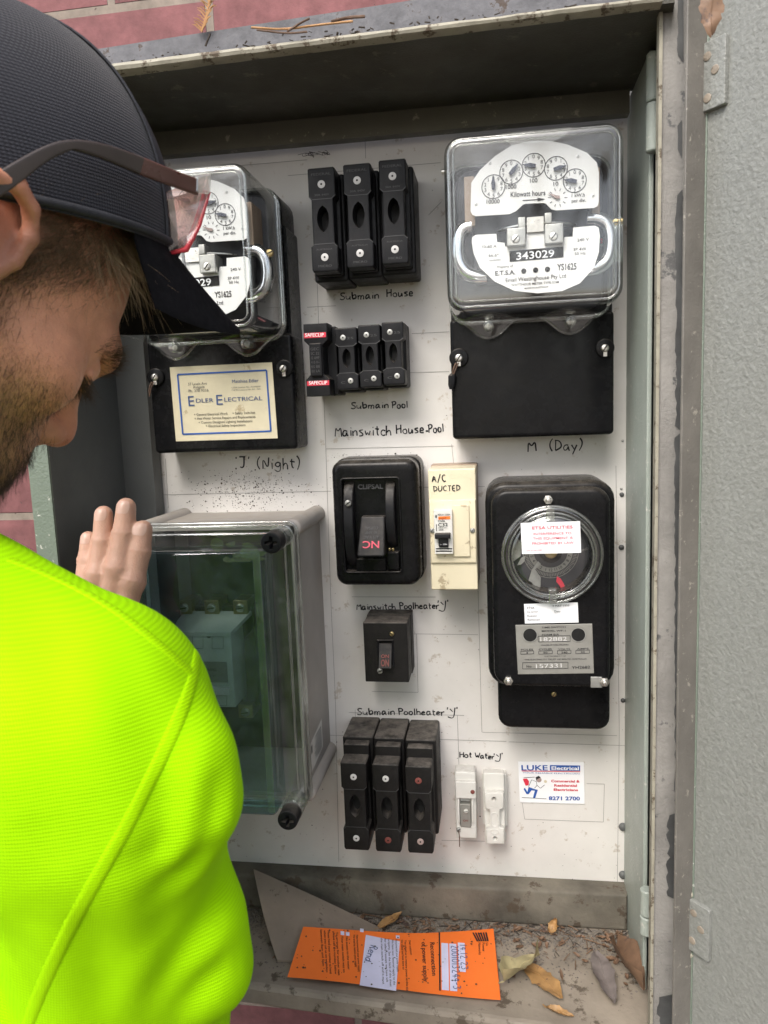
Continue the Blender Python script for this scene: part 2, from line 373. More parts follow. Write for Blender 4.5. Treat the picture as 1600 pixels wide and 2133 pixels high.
M['orange'] = mat('fluoro_orange_paper', (.93, .19, .025), .6, var=.03, vs=30)
M['lilac'] = mat('pale_print_patch', (.66, .66, .86), .6)
M['dirt'] = mat('dark_dirt', (.05, .04, .032), .9, var=.4, vs=200)
M['grit'] = mat('grey_grit', (.16, .14, .12), .9, var=.5, vs=300)
M['sheet'] = mat('tan_loose_sheet', (.235, .19, .15), .75, var=.12, vs=25, bump=.3, bs=300, wear=.05, wcol=(.12, .09, .07), ws=60)
M['leafo'] = mat('dry_ochre_leaf', (.34, .19, .07), .55, var=.25, vs=80, wear=.12, wcol=(.16, .08, .04), ws=120)
M['leafg'] = mat('pale_curled_leaf', (.36, .31, .17), .6, var=.25, vs=70, wear=.2, wcol=(.17, .12, .06), ws=60)
M['leafb'] = mat('brown_dry_leaf', (.17, .10, .06), .6, var=.3, vs=70, wear=.15, wcol=(.09, .06, .05))
M['leafgr'] = mat('grey_dry_leaf', (.16, .135, .125), .65, var=.25, vs=70)
M['twig'] = mat('brown_twig', (.13, .08, .055), .8, var=.3, vs=100)
M['needle'] = mat('tan_needles', (.42, .23, .10), .7, var=.2, vs=100)
# ================================================================== setting: ground, brick wall, trees the covers mirror
def grid_plane(x0, x1, y0, y1, z, nx, ny, amp, seed):
    rnd = random.Random(seed); mb = MB(); vs = []; fs = []
    for j in range(ny + 1):
        for i in range(nx + 1): vs.append((x0 + (x1 - x0) * i / nx, y0 + (y1 - y0) * j / ny, z + rnd.uniform(-amp, amp)))
    for j in range(ny):
        for i in range(nx): a = j * (nx + 1) + i; fs.append((a, a + 1, a + nx + 2, a + nx + 1))
    return mb.add(vs, fs)
M['ground'] = mat('leaf_littered_paving', (.17, .14, .115), .9, var=.35, vs=6, bump=.4, bs=60, wear=.15, wcol=(.09, .07, .05), ws=12)
tag(grid_plane(-40, 40, -40, 6, 0, 60, 40, .01, 1).build('ground', M['ground']), None, None, kind='structure')
def brick_mat():
    m = bpy.data.materials.new('pink_red_brick'); m.use_nodes = True; t = m.node_tree; N = t.nodes; L = t.links; b = N['Principled BSDF']
    tc = N.new('ShaderNodeTexCoord'); sp = N.new('ShaderNodeSeparateXYZ'); cb = N.new('ShaderNodeCombineXYZ')
    L.new(tc.outputs['Object'], sp.inputs[0]); L.new(sp.outputs['X'], cb.inputs[0]); L.new(sp.outputs['Z'], cb.inputs[1])
    mp = N.new('ShaderNodeMapping'); L.new(cb.outputs[0], mp.inputs[0]); mp.inputs['Location'].default_value = (BRX, BRZ, 0)
    br = N.new('ShaderNodeTexBrick'); L.new(mp.outputs[0], br.inputs[0]); br.inputs['Scale'].default_value = 1.0
    br.inputs['Brick Width'].default_value = BW; br.inputs['Row Height'].default_value = BH; br.inputs['Mortar Size'].default_value = .005; br.inputs['Mortar Smooth'].default_value = .15; br.offset = .5
    br.inputs['Color1'].default_value = (.215, .088, .090, 1); br.inputs['Color2'].default_value = (.165, .066, .068, 1); br.inputs['Mortar'].default_value = (.235, .195, .16, 1); br.inputs['Bias'].default_value = 0
    n = N.new('ShaderNodeTexNoise'); n.inputs['Scale'].default_value = 45; n.inputs['Detail'].default_value = 8; n.inputs['Roughness'].default_value = .65; L.new(tc.outputs['Object'], n.inputs[0])
    mr = N.new('ShaderNodeMapRange'); L.new(n.outputs['Fac'], mr.inputs[0]); mr.inputs[1].default_value = .3; mr.inputs[2].default_value = .7; mr.inputs[3].default_value = .72; mr.inputs[4].default_value = 1.22
    mx = N.new('ShaderNodeMix'); mx.data_type = 'RGBA'; mx.blend_type = 'MULTIPLY'; mx.inputs[0].default_value = 1; L.new(br.outputs['Color'], mx.inputs[6]); L.new(mr.outputs[0], mx.inputs[7])
    n2 = N.new('ShaderNodeTexNoise'); n2.inputs['Scale'].default_value = 130; n2.inputs['Detail'].default_value = 4; L.new(tc.outputs['Object'], n2.inputs[0])
    m3 = N.new('ShaderNodeMapRange'); L.new(n2.outputs['Fac'], m3.inputs[0]); m3.inputs[1].default_value = .69; m3.inputs[2].default_value = .74
    m4 = N.new('ShaderNodeMix'); m4.data_type = 'RGBA'; L.new(m3.outputs[0], m4.inputs[0]); L.new(mx.outputs[2], m4.inputs[6]); m4.inputs[7].default_value = (.07, .045, .04, 1)
    L.new(m4.outputs[2], b.inputs['Base Color']); b.inputs['Roughness'].default_value = .88
    a = N.new('ShaderNodeMath'); a.operation = 'MULTIPLY_ADD'; L.new(br.outputs['Fac'], a.inputs[0]); a.inputs[1].default_value = -3.0; L.new(n.outputs['Fac'], a.inputs[2])
    bp = N.new('ShaderNodeBump'); bp.inputs['Distance'].default_value = .002; bp.inputs['Strength'].default_value = .8; L.new(a.outputs[0], bp.inputs['Height']); L.new(bp.outputs[0], b.inputs['Normal'])
    return m
WY = .10                                        # the brick face stands 10 cm behind the board
j0 = at(236, 60, -WY); j1 = at(646, 25, -WY); bed = at(240, 17, -WY)
BW = (j1.x - j0.x); BH = BW * .36; BRX = -j0.x + BW * 20; BRZ = -bed.z + BH * 41
M['brick'] = brick_mat()
wb = MB()
zt = 3.2
wb.slab(-6, 6, WY, WY + .11, 0, zt)
tag(wb.build('brick_wall', M['brick'], smooth=0), 'pink-red brick wall with pale mortar behind the meter cabinet', 'wall')

# gum trees standing behind the photographer (what the clear covers reflect)
M['bark'] = mat('gum_bark', (.22, .16, .12), .9, var=.4, vs=5, bump=.6, bs=30)
M['gumleaf'] = mat('gum_foliage', (.07, .10, .04), .6, var=.4, vs=3)
def gum(name, label, x, y, h, seed):
    rnd = random.Random(seed); t = thing(name, label, 'tree', (x, y, 0), 'gum trees in the garden behind the photographer')
    tr = MB(); pts = [(x + .12 * math.sin(k * .7 + seed), y + .1 * math.cos(k * .9 + seed), h * .75 * k / 8) for k in range(9)]
    tr.tube(pts, [.24 - .02 * k for k in range(9)], 10); tips = []
    for k in range(9):
        a = rnd.uniform(0, 6.28); p0 = Vector(pts[4 + k % 5]); l = rnd.uniform(1.0, 2.0)
        p1 = p0 + Vector((math.cos(a) * l * .5, math.sin(a) * l * .5, l * .45)); p2 = p0 + Vector((math.cos(a) * l, math.sin(a) * l, l * .7 + .3))
        tr.tube([p0, p1, p2], [.08, .05, .02], 6); tips += [p1, p2]
    tr.build('trunk', M['bark'], t)
    lf = MB()
    for c in tips * 2:
        for _ in range(90):
            d = Vector((rnd.gauss(0, .42), rnd.gauss(0, .42), rnd.gauss(0, .34))); p = c + d
            u = Vector((rnd.uniform(-1, 1), rnd.uniform(-1, 1), rnd.uniform(-1.4, .2))).normalized() * rnd.uniform(.07, .13); s = u.cross(Vector((rnd.uniform(-1, 1), rnd.uniform(-1, 1), .3))).normalized() * .02
            lf.add([p, p + u * .5 + s, p + u, p + u * .5 - s], [(0, 1, 2, 3)])
    lf.build('crown', M['gumleaf'], t, smooth=0)
gum('gum_tree', 'tall gum tree mirrored on the left of the meter covers', -1.7, -5.2, 5.4, 1)
gum('gum_tree', 'slender gum tree with a leaning trunk mirrored in the covers', .5, -6.4, 6.0, 2)
gum('gum_tree', 'broad gum tree far to the right, behind the open door', 2.9, -5.0, 5.0, 3)

def fl0(px, py):
    v = ray(px, py); return CAM + v * ((fl_z - CAM.z) / v.z)
# ================================================================== the meter cabinet
DF, DB = .15, .02                                # front edge and rear frame, measured from the board
fl_z = at(900, 1912, DB).z
cab = thing('meter_cabinet', 'grey-green steel meter cabinet with its door swung open, on the brick wall', 'cabinet', (-.1, 0, fl_z))
bx0, bx1 = -.3655, at(1309, 1000, 0).x; bz0, bz1 = .9505, 1.712
bd = MB(); bd.box(bx0, bx1, bz0, bz1, .006, 0, 0, .0008)
board = bd.build('mounting_board', M['board'], cab)
XL = at(255, 950, DB).x; XR = at(1312, 900, DB).x
zt_in = at(800, 236, DB).z
# hood: sloping underside, rolled front lip
def hl(x): return 150 - .1267 * (x - 260)
def hb(x): return 280 - .0906 * (x - 315)
HL, HR = at(-120, hl(-120), .165), at(1378, hl(1378), .165); BLk, BRk = at(20, hb(20), DB), at(1330, hb(1330), DB)
hd = MB(); up = Vector((0, 0, .004)); HX, BX = HL.lerp(HR, 1.016), BLk.lerp(BRk, 1.03)
hd.hexa([HL, BLk, BLk + up + Vector((0, 0, .03)), HL + up, HX, BX, BX + up + Vector((0, 0, .03)), HX + up])
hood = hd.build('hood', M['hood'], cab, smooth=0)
lp = MB(); n = 40; rnd = random.Random(4)
for k in range(n):
    pass
LT0, LT1 = at(-120, hl(-120) - 27, .167), at(1378, hl(1378) - 21, .167)
prof = [(0, 0), (-.003, .002), (-.004, .006), (-.003, .010), (0, .0125), (.006, .0135), (.006, 0)]
vs = []; fs = []
for k in range(n + 1):
    p = HL.lerp(HR, k / n); hgt = (LT0 - HL).lerp(LT1 - HR, k / n).z
    for a, b in prof: vs.append((p.x, p.y - .0015 + a + rnd.uniform(-.0002, .0002), p.z - .001 + b / .0135 * hgt + rnd.uniform(-.0003, .0003)))
m_ = len(prof)
for k in range(n):
    for i in range(m_): j = (i + 1) % m_; fs.append((k * m_ + j, k * m_ + i, (k + 1) * m_ + i, (k + 1) * m_ + j))
fs += [tuple(range(m_)), tuple(n * m_ + i for i in range(m_))[::-1]]
lp.add(vs, fs); lp.build('hood_lip', M['lip'], cab)
fa = MB(); d2 = .115
F0, F1 = at(-120, 152, d2), at(1400, -84, d2); F2, F3 = at(-120, 235, d2), at(1400, 20, d2)
fa.hexa([F2, F2 + Vector((0, .03, 0)), F0 + Vector((0, .03, 0)), F0, F3, F3 + Vector((0, .03, 0)), F1 + Vector((0, .03, 0)), F1])
fa.build('fascia_strip', M['timber'], cab, smooth=0)
# left side wall, its front flange and the rear angle
lw_ = MB(); zb_w = fl_z - .03; zt_w = HL.z + .01
lw_.slab(XL - .003, XL, -DF, WY - .001, zb_w, zt_w); lw_.build('side_wall', M['wall'], cab, smooth=0)
xg0 = at(72, 1060, DF).x; lf_ = MB(); lf_.slab(min(xg0, XL - .012), XL + .001, -DF - .003, -DF, zb_w, zt_w); lf_.build('front_flange', M['green'], cab, smooth=0)
xa1 = at(318, 950, DB).x; an = MB(); an.slab(XL, xa1 - .0035, -DB, -DB + .003, fl_z, zt_in); an.slab(xa1 - .0035, xa1, -DB - .0012, -.002, fl_z, zt_in)
an.build('rear_angle', M['wall'], cab, smooth=0)
# rear top rail and the dark slot over the board
rt = MB(); A, B = at(200, 336, .025), at(1312, 235, .025); C, D_ = at(200, 290, .025), at(1312, 189, .025); th = Vector((0, .012, 0))
rt.hexa([A, A + th, C + th + Vector((0, 0, .01)), C + Vector((0, 0, .01)), B, B + th, D_ + th + Vector((0, 0, .01)), D_ + Vector((0, 0, .01))]); rt.build('top_rail', M['olive'], cab, smooth=0)
bk = MB(); bk.slab(XL, XR + .03, .03, .034, fl_z - .02, zt_in + .1); bk.build('rear_sheet', M['bare'], cab, smooth=0)
# bottom rail and floor pan
zr = at(900, 1840, DB).z
br_ = MB(); br_.prism([(XL + .0005, fl_z), (XR, fl_z), (XR, zr), (XL + .0005, zr)], .0, -DB - .003, .004); br_.build('bottom_rail', M['rail'], cab)
fp = MB(); fr_y = -.112
fa_, fb_ = fl0(520, 2043), fl0(1066, 2119); sk_ = (fb_.y - fa_.y) / (fb_.x - fa_.x); yl_, yr_ = fa_.y + sk_ * (XL - fa_.x), fa_.y + sk_ * (XR + .022 - fa_.x)
prf = [(.0, .0), (-.003, -.001), (-.0055, -.004), (-.0055, -.018), (-.003, -.021), (.004, -.021), (.004, -.004)]; vs = []; fs = []
for i in range(31):
    t = i / 30; x = XL - .004 + (XR + .026 - XL) * t; y = yl_ + (yr_ - yl_) * t
    vs += [(x, y + a + rnd.uniform(-.0003, .0003), fl_z + b) for a, b in prf] + [(x, .02, fl_z - .004), (x, .02, fl_z)]
for i in range(30):
    for k in range(9): fs.append((i * 9 + (k + 1) % 9, i * 9 + k, i * 9 + 9 + k, i * 9 + 9 + (k + 1) % 9))
fs += [tuple(range(9)), tuple(270 + k for k in range(9))[::-1]]; fp.add(vs, fs)
fp.build('floor_pan', M['sill'], cab, smooth=0)
# right jamb: bar, knuckles, wall, flange
jb = MB(); x1 = XR + .004
jb.prism(rrect(XR, x1, at(1330, 1985, .05).z, at(1330, 150, .06).z, .001), -.0, -.099, .001); jb.build('jamb_bar', M['jamb'], cab)
rw = MB(); rw.slab(XR + .012, XR + .015, -DF, WY - .001, zb_w - .3, HR.z + .03); rw.build('side_wall', M['wall'], cab, smooth=0)
zb_d = fl_z - .40
xf0, xf1 = at(1366, 1000, DF).x, at(1425, 1000, DF).x
fl2 = MB(); fl2.slab(xf0, xf1, -DF - .002, -DF, zb_d, 1.95); fl2.build('front_flange', M['flange'], cab, smooth=0)
ed = MB(); ed.slab(xf0 - .0014, xf0 + .001, -DF - .0045, -DF + .004, zb_d, 1.95); ed.build('edge_bead', M['lip'], cab, smooth=0)
rnd = random.Random(11)
def peel(x0, x1, y0, y1, amp=4, step=12):
    L_ = []; R_ = []; pp = MB()
    y = y0
    while y <= y1:
        L_.append((x0 + rnd.uniform(-amp, amp), y)); R_.append((x1, y)); y += step
    L_[0] = (x1 - 1, y0); L_[-1] = (x1 - 1, y1)
    pp.flat(poly(DF + .0026, L_ + R_[::-1]), -DF - .0026); pp.build('peeled_patch', M['bare'], cab, smooth=0)
peel(1412, 1424, -40, 130, 2); peel(1408, 1422, 395, 900, 2.5); peel(1406, 1421, 900, 1690, 2); peel(1392, 1420, 1690, 1880, 5, 8); peel(1372, 1410, 2070, 2180, 4, 7); peel(1411, 1421, 250, 330, 2)
for (ya, yb_) in ((112, 213), (216, 318), (1852, 1905), (1908, 1945)):
    kn = MB(); p0, p1 = at(1352, yb_, .11), at(1352, ya, .11)
    kn.tube([(XR + .0012, -.110, p0.z), (XR + .0012, -.110, p0.z + .001), (XR + .0012, -.110, p1.z - .001), (XR + .0012, -.110, p1.z)], [.0050, .0058, .0058, .0050], 18); kn.build('hinge_knuckle', M['jamb'], cab)
# bolts holding the board
for (px, py, r, mt) in ((1302, 1030, 5, 'bare'), (1301, 1018, 3, 'zinc'), (1301, 1140, 6, 'bare'), (1305, 1338, 2.5, 'steel'), (1304, 1459, 5, 'bare'), (1304, 1722, 9, 'wall'), (1304, 1822, 9, 'wall'), (1304, 918, 3, 'zinc')):
    p = at(px, py, 0); q = MB(); r_ = r * mpp(px, py, 0); q.prism(disc(p.x - .003, p.z, r_, 16), 0, -r_ * .9, r_ * .8, 4); q.build('bolt', M[mt], cab)
# pencil setting-out lines, handwriting and dirt on the board
pl = MB()
SEG = [(600, 366, 918, 339), (420, 352, 640, 333), (858, 695, 936, 691), (855, 776, 936, 774), (325, 1031, 690, 1023), (679, 935, 945, 929), (876, 1015, 1010, 1013), (733, 1243, 908, 1243.5), (676, 1531, 716, 1532),
       (916, 1540, 1055, 1544), (1005, 1525, 1285, 1532), (1060, 1545, 1308, 1553), (868, 1320, 871, 1442), (775, 1440, 871, 1442), (856, 1320, 996, 1322), (661, 590, 664, 676), (675, 830, 679, 935), (679, 935, 689, 1240), (689, 1240, 699, 1460), (699, 1460, 706, 1795),
       (345, 955, 351, 1058), (941, 925, 945, 966), (996, 1230, 1004, 1525), (1283, 970, 1290, 1525), (1290, 1525, 1286, 1838), (740, 1478, 742, 1532), (953, 1490, 956, 1592), (760, 270, 762, 330), (727, 1484, 967, 1490),
       (1088, 1672, 1093, 1706), (1093, 1706, 1257, 1712), (1257, 1712, 1259, 1633), (1222, 1632, 1259, 1633), (893, 448, 920, 420), (1000, 1640, 1000, 1700), (920, 1750, 1010, 1752), (640, 640, 700, 637)]
for a, b, c_, d_ in SEG:
    pl = MB(); p, q = xz(a, b), xz(c_, d_); k = 6; pl.ribbon([(p[0] + (q[0] - p[0]) * i / k, p[1] + (q[1] - p[1]) * i / k) for i in range(k + 1)], .00045, -.0004); pl.build('pencil_line', M['pencil'], board, smooth=0)
HW = [('Submain', (709, 624), (790, 622), 14), ('House', (806, 619), (861, 617), 15), ('Submain', (732, 851), (810, 850), 13), ('Pool', (817, 851), (850, 850), 14),
      ('Mainswitch', (699, 909), (815, 906), 20), ('House', (826, 904), (884, 902), 18), ('+', (886, 902), (893, 902), 12), ('Pool', (893, 902), (925, 900), 17),
      ('M', (1100, 941), (1117, 940), 22), ('(Day)', (1145, 938), (1214, 937), 22), ("'J'", (492, 976), (523, 975), 22), ('(Night)', (536, 976), (626, 976), 22),
      ('Mainswitch', (744, 1270), (824, 1269), 13), ('Poolheater', (833, 1269), (915, 1268), 14), ("'j'", (913, 1268), (937, 1266), 17),
      ('Submain', (745, 1488), (823, 1489), 14), ('Poolheater', (831, 1489), (926, 1490), 14), ("'j'", (932, 1490), (956, 1489), 17), ('Hot', (958, 1577), (983, 1578), 12), ('Water', (990, 1579), (1030, 1581), 12), ("'j'", (1030, 1582), (1050, 1580), 13)]
for s, p0, p1, h in HW:
    hb_ = MB(); H(hb_, s, 0, p0, p1, h, .0012 if h > 16 else .0011); hb_.build('handwriting', M['ink'], board, smooth=0)
sk = MB(); rnd = random.Random(3)
def speck(px, py, r, y=-.0005, d=0):
    c = xz(px, py, d); r *= .00034; a0 = rnd.uniform(0, 6); k = rnd.choice((4, 5, 6)); el = rnd.uniform(.35, 1)
    sk.flat([(c[0] + r * rnd.uniform(.6, 1.2) * math.cos(a0 + 6.283 * i / k), c[1] + r * el * rnd.uniform(.6, 1.2) * math.sin(a0 + 6.283 * i / k)) for i in range(k)], y - rnd.uniform(0, .0002))
for _ in range(900): speck(rnd.gauss(515, 62), min(1072, rnd.gauss(1028, 24)), abs(rnd.gauss(.7, .9)) + .35)
for _ in range(1000):
    x = rnd.uniform(735, 915); t = abs(rnd.gauss(0, 13)); speck(x + rnd.gauss(0, 4), 1530 + (x - 735) * .06 - t + 6, abs(rnd.gauss(.6, .7)) + .35)
for _ in range(260): speck(rnd.uniform(330, 1300), 1838 - abs(rnd.gauss(0, 230)), abs(rnd.gauss(.6, .6)) + .3)
for _ in range(130): speck(rnd.uniform(640, 1300), rnd.uniform(300, 1500), abs(rnd.gauss(.4, .5)) + .3)
for _ in range(120): speck(rnd.uniform(690, 870), 953 - abs(rnd.gauss(0, 4)), abs(rnd.gauss(.6, .6)) + .3)
speck(824, 945, 4); speck(838, 949, 2.5); speck(1000, 1700, 3)
for _ in range(12):       # tangled cobweb at the top
    x = rnd.uniform(632, 690); y = 322 - .1 * (x - 650); c = [xz(x + 8 * i * rnd.uniform(-1, 1), y + rnd.uniform(-6, 7)) for i in range(4)]; sk.ribbon(chaikin(c, 2, False), .0004, -.0006)
o = sk.build('dirt_specks', M['dirt'], board, smooth=0); o['kind'] = 'stuff'
# the open door: a pan of sheet steel, hinge leaves on its inner face
dth = RAD(38.8); du = Vector((math.sin(dth), -math.cos(dth), 0)); dn_ = Vector((-math.cos(dth), -math.sin(dth), 0))
DB0 = at(1460, 1000, .172)
MD = Matrix(((du.x, -dn_.x, 0, DB0.x), (du.y, -dn_.y, 0, DB0.y), (0, 0, 1, 0), (0, 0, 0, 1)))
def dp(px, py):
    v = ray(px, py); t = (DB0 - CAM).dot(dn_) / v.dot(dn_); p = CAM + v * t
    return ((p - DB0).dot(du), p.z)
dz0, dz1 = .80, 1.98
dm = MB(MD); dm.prism(rrect(0, .52, dz0, dz1), .016, 0, 0)
door = dm.build('door', M['door'], cab, smooth=0)
fm = MB(MD); fm.prism([(-.0022, dz0), (-.0002, dz0), (-.0002, dz1), (-.0022, dz1)], .016, -.0215, .0006); fm.build('door_return', M['dreturn'], door)
bead = MB(MD); bead.tube([(.0, -.0006, dz0), (.0, -.0006, dz1)], .0009, 6); bead.build('seam_bead', M['green'], door)
for (xa, ya, xb, yb_, scr) in ((1452, 90, 1520, 235, ((1482, 120), (1498, 147), (1482, 207))), (1427, 1880, 1485, 1985, ((1452, 1898), (1467, 1933), (1449, 1955)))):
    u0 = dp(xa, ya)[0]; u1 = dp(xb, ya)[0]; z1 = dp(xb, 70 if ya < 500 else 1895)[1]; z0 = dp(xb, 216 if ya < 500 else 2003)[1]
    hm = MB(MD); hm.prism(rrect(u0, u1, z0, z1, .0012), -.0002, -.0042, .0006)
    hm.split = len(hm.f)
    for sx, sy in scr:
        a, b = dp(sx, sy); hm.prism(disc(a, b, .0031, 16), -.0040, -.0048, .0005)
    hm.build('hinge_leaf', [M['door'], M['sill']], door)
    sl_ = MB(MD); sl_.prism(rrect(u0 - .0018, u0 - .0001, z0 + .002, z1 - .002), 0, -.0006); sl_.build('hinge_slot', M['void'], door)
    wl = MB(MD); rnd = random.Random(ya)
    for (cx_, cz_) in ((u0 + .003, z1 + .002), (u0 + .003, z0 - .003)):
        for _ in range(7): wl.prism(disc(cx_ + rnd.uniform(-.004, .004), cz_ + rnd.uniform(-.004, .004), rnd.uniform(.002, .0035), 10), 0, -rnd.uniform(.0015, .003), .0014)
    wl.build('weld', M['lip'], door)
# ================================================================== devices on the board
def screw(root, px, py, d, rpx, m='steel', slot=True, hgt=.0018, name='screw', ang=35, hexa_=False):
    c = xz(px, py, d); r = rpx * mpp(px, py, d); q = MB()
    if hexa_: q.prism(disc(c[0], c[1], r * 1.25, 6), -d + .0006, -d - hgt * .8, .0003); q.cyl(c[0], c[1], r * .75, -d - hgt * .5, -d - hgt * 1.7, r * .3, 16)
    else: q.prism(disc(c[0], c[1], r, 18), -d + .0006, -d - hgt, min(r * .4, hgt * .9), 3)
    if slot and not hexa_:
        q.split = len(q.f); a = RAD(ang); dx, dz = math.cos(a) * r * .85, math.sin(a) * r * .85
        q.ribbon([(c[0] - dx, c[1] - dz), (c[0] + dx, c[1] + dz)], r * .28, -d - hgt - .0002)
    return q.build(name, [M[m], M['void']], root)
def mb_text(root, m, items, name='lettering', dy=.0004):
    q = MB()
    for it in items:
        s, d, p0, p1, h = it[:5]; T(q, s, d, p0, p1, h, bold=it[5] if len(it) > 5 else 0.0, dy=dy)
    return q.build(name, M[m], root, smooth=0)

# ---- fuse holders
def fuse(label, group, rect, d, dbase, pitch, base_dz, m, washers, lens=(.47, .26), blocks=(.30, .27), sx=(0, 0), waist=.80, words=(), wr=.0030, deep=.014, top_r=.0015, wp=()):
    x0, x1, z0, z1 = rc(d, *rect); w_, h = x1 - x0, z1 - z0; cx = (x0 + x1) / 2
    t = thing('fuse_holder', label, 'fuse', (cx, 0, z0), group)
    b = MB(); bw = pitch - .0006
    b.box(cx - bw / 2, cx + bw / 2, z0 - base_dz[0], z1 + base_dz[1], .0, -dbase, .0025, .0018)
    b.build('base', m, t)
    b2 = MB(); b2.box(cx - bw / 2 + .0028, cx + bw / 2 - .0028, z0 - base_dz[0] + .004, z1 + base_dz[1] - .004, -dbase + .001, -dbase - (d - dbase) * .35, .002, .001); b2.build('contact_block', m, t)
    k = w_ / 2; q = k * waist; c = k * .18
    tb, bb = z1 - blocks[0] * h, z0 + blocks[1] * h
    out = [(cx - k * .9, z0), (cx + k * .9, z0), (cx + k, z0 + c), (cx + k, bb - c * 1.2), (cx + q, bb), (cx + q, tb), (cx + k, tb + c * 1.2), (cx + k, z1 - c * .5), (cx + k - c * .5, z1), (cx - k + c * .5, z1), (cx - k, z1 - c * .5), (cx - k, tb + c * 1.2), (cx - q, tb), (cx - q, bb), (cx - k, bb - c * 1.2), (cx - k, z0 + c)]
    cm = (z0 + z1) / 2 + .01 * h
    hole = lens_poly(cx, cm, w_ * lens[0] * .95, h * lens[1], 9)
    e = MB(); e.prism(out, -dbase - .0005, -d, .0013, 3, holes=[(hole, deep)])
    car = e.build('carrier', m, t, smooth=30)
    v = MB(); hi = inset(ccw(hole), .0012); v.flat(hi, -d + deep - .0006); v.build('finger_hole', M['void'], car, smooth=0)
    ln = MB()
    for zz, s_ in ((tb, 1), (bb, -1)):
        ln.ribbon([(cx - k * .98, zz + s_ * c * 1.3), (cx - q * .9, zz), (cx + q * .9, zz), (cx + k * .98, zz + s_ * c * 1.3)], .0006, -d - .0003)
    ln.build('moulding_line', M['emb'], car, smooth=0)
    for i, (wz, wm) in enumerate(((z1 - h * .16, washers[0]), (z0 + h * .14, washers[1]))):
        wx = cx + sx[i] * w_
        r = MB(); r.prism(disc(wx, wz, wr, 20), -d + .0004, -d - .0005, .0002, 2); wsh = r.build('washer', M[wm], t)
        dk = MB(); dk.flat(disc(wx, wz, wr * .27, 10), -d - .0007); dk.build('screw_hole', M['void'], wsh, smooth=0)
    if words:
        q2 = MB()
        for s, fx, fz, fw, fh in words:
            vs, fs = glyphs(s, 0); xa = min(v_[0] for v_ in vs); xb = max(v_[0] for v_ in vs); sc = w_ * fw / (xb - xa)
            q2.add([(cx + fx * w_ - w_ * fw / 2 + (v_[0] - xa) * sc, -d - .0003, z1 - fz * h + v_[1] * fh * h) for v_ in vs], fs)
        q2.build('embossing', M['emb'], car, smooth=0)
    return t
M['washer'] = mat('pale_fibre_washer', (.62, .61, .60), .5, var=.06)
M['washerr'] = mat('faded_red_washer', (.20, .055, .045), .6, var=.2)
M['washerd'] = mat('dull_pink_washer', (.36, .27, .25), .6, var=.2)
M['screwz'] = M['zinc']
fw = (('FEDERAL', 0, .075, .72, .034), ('30A 440V', 0, .27, .55, .028), ('AUSTRALIA', 0, .79, .6, .02), ('MICRO', 0, .955, .5, .03))
for rect, nm in (((645, 348, 701, 566), 'leftmost'), ((718.5, 340, 775.5, 557.5), 'middle'), ((792, 331, 848.4, 549.6), 'rightmost')):
    fuse('tall black fuse holder, %s of the three above the words Submain House' % nm, 'tall black fuses above Submain House', rect, .070, .045, .0325, (.005, .001), M['bkm'], ('washer', 'washer'), words=fw, wr=.0034)
for rect, nm, ws_ in (((712.8, 1589, 766, 1771), 'leftmost', ('washer', 'washer')), ((779, 1592.6, 833, 1775), 'middle', ('washer', 'washerr')), ((847, 1597, 900.6, 1778), 'rightmost', ('washerr', 'washerd'))):
    fuse('dusty black fuse holder, %s of the three at the bottom under Submain Poolheater' % nm, 'dusty black fuses under Submain Poolheater', rect, .077, .048, .0318, (-.003, .014), M['bkd'], ws_, waist=.84, lens=(.46, .26), wr=.0032, deep=.012)
for rect, nm in (((699, 682, 745, 811.5), 'leftmost'), ((747.6, 676, 793.5, 807), 'middle'), ((796.5, 670, 842, 801.6), 'rightmost')):
    fuse('small black fuse holder, %s of the three right of the red-labelled one above Submain Pool' % nm, 'small black fuses above Submain Pool', rect, .046, .028, .0212, (.002, .001), M['bkm'], ('screwz', 'screwz'), sx=(-.12, .14), lens=(.40, .32), waist=.74, wr=.0026, deep=.009, words=(('25', .2, .19, .3, .05), ('C', -.2, .9, .2, .05)))
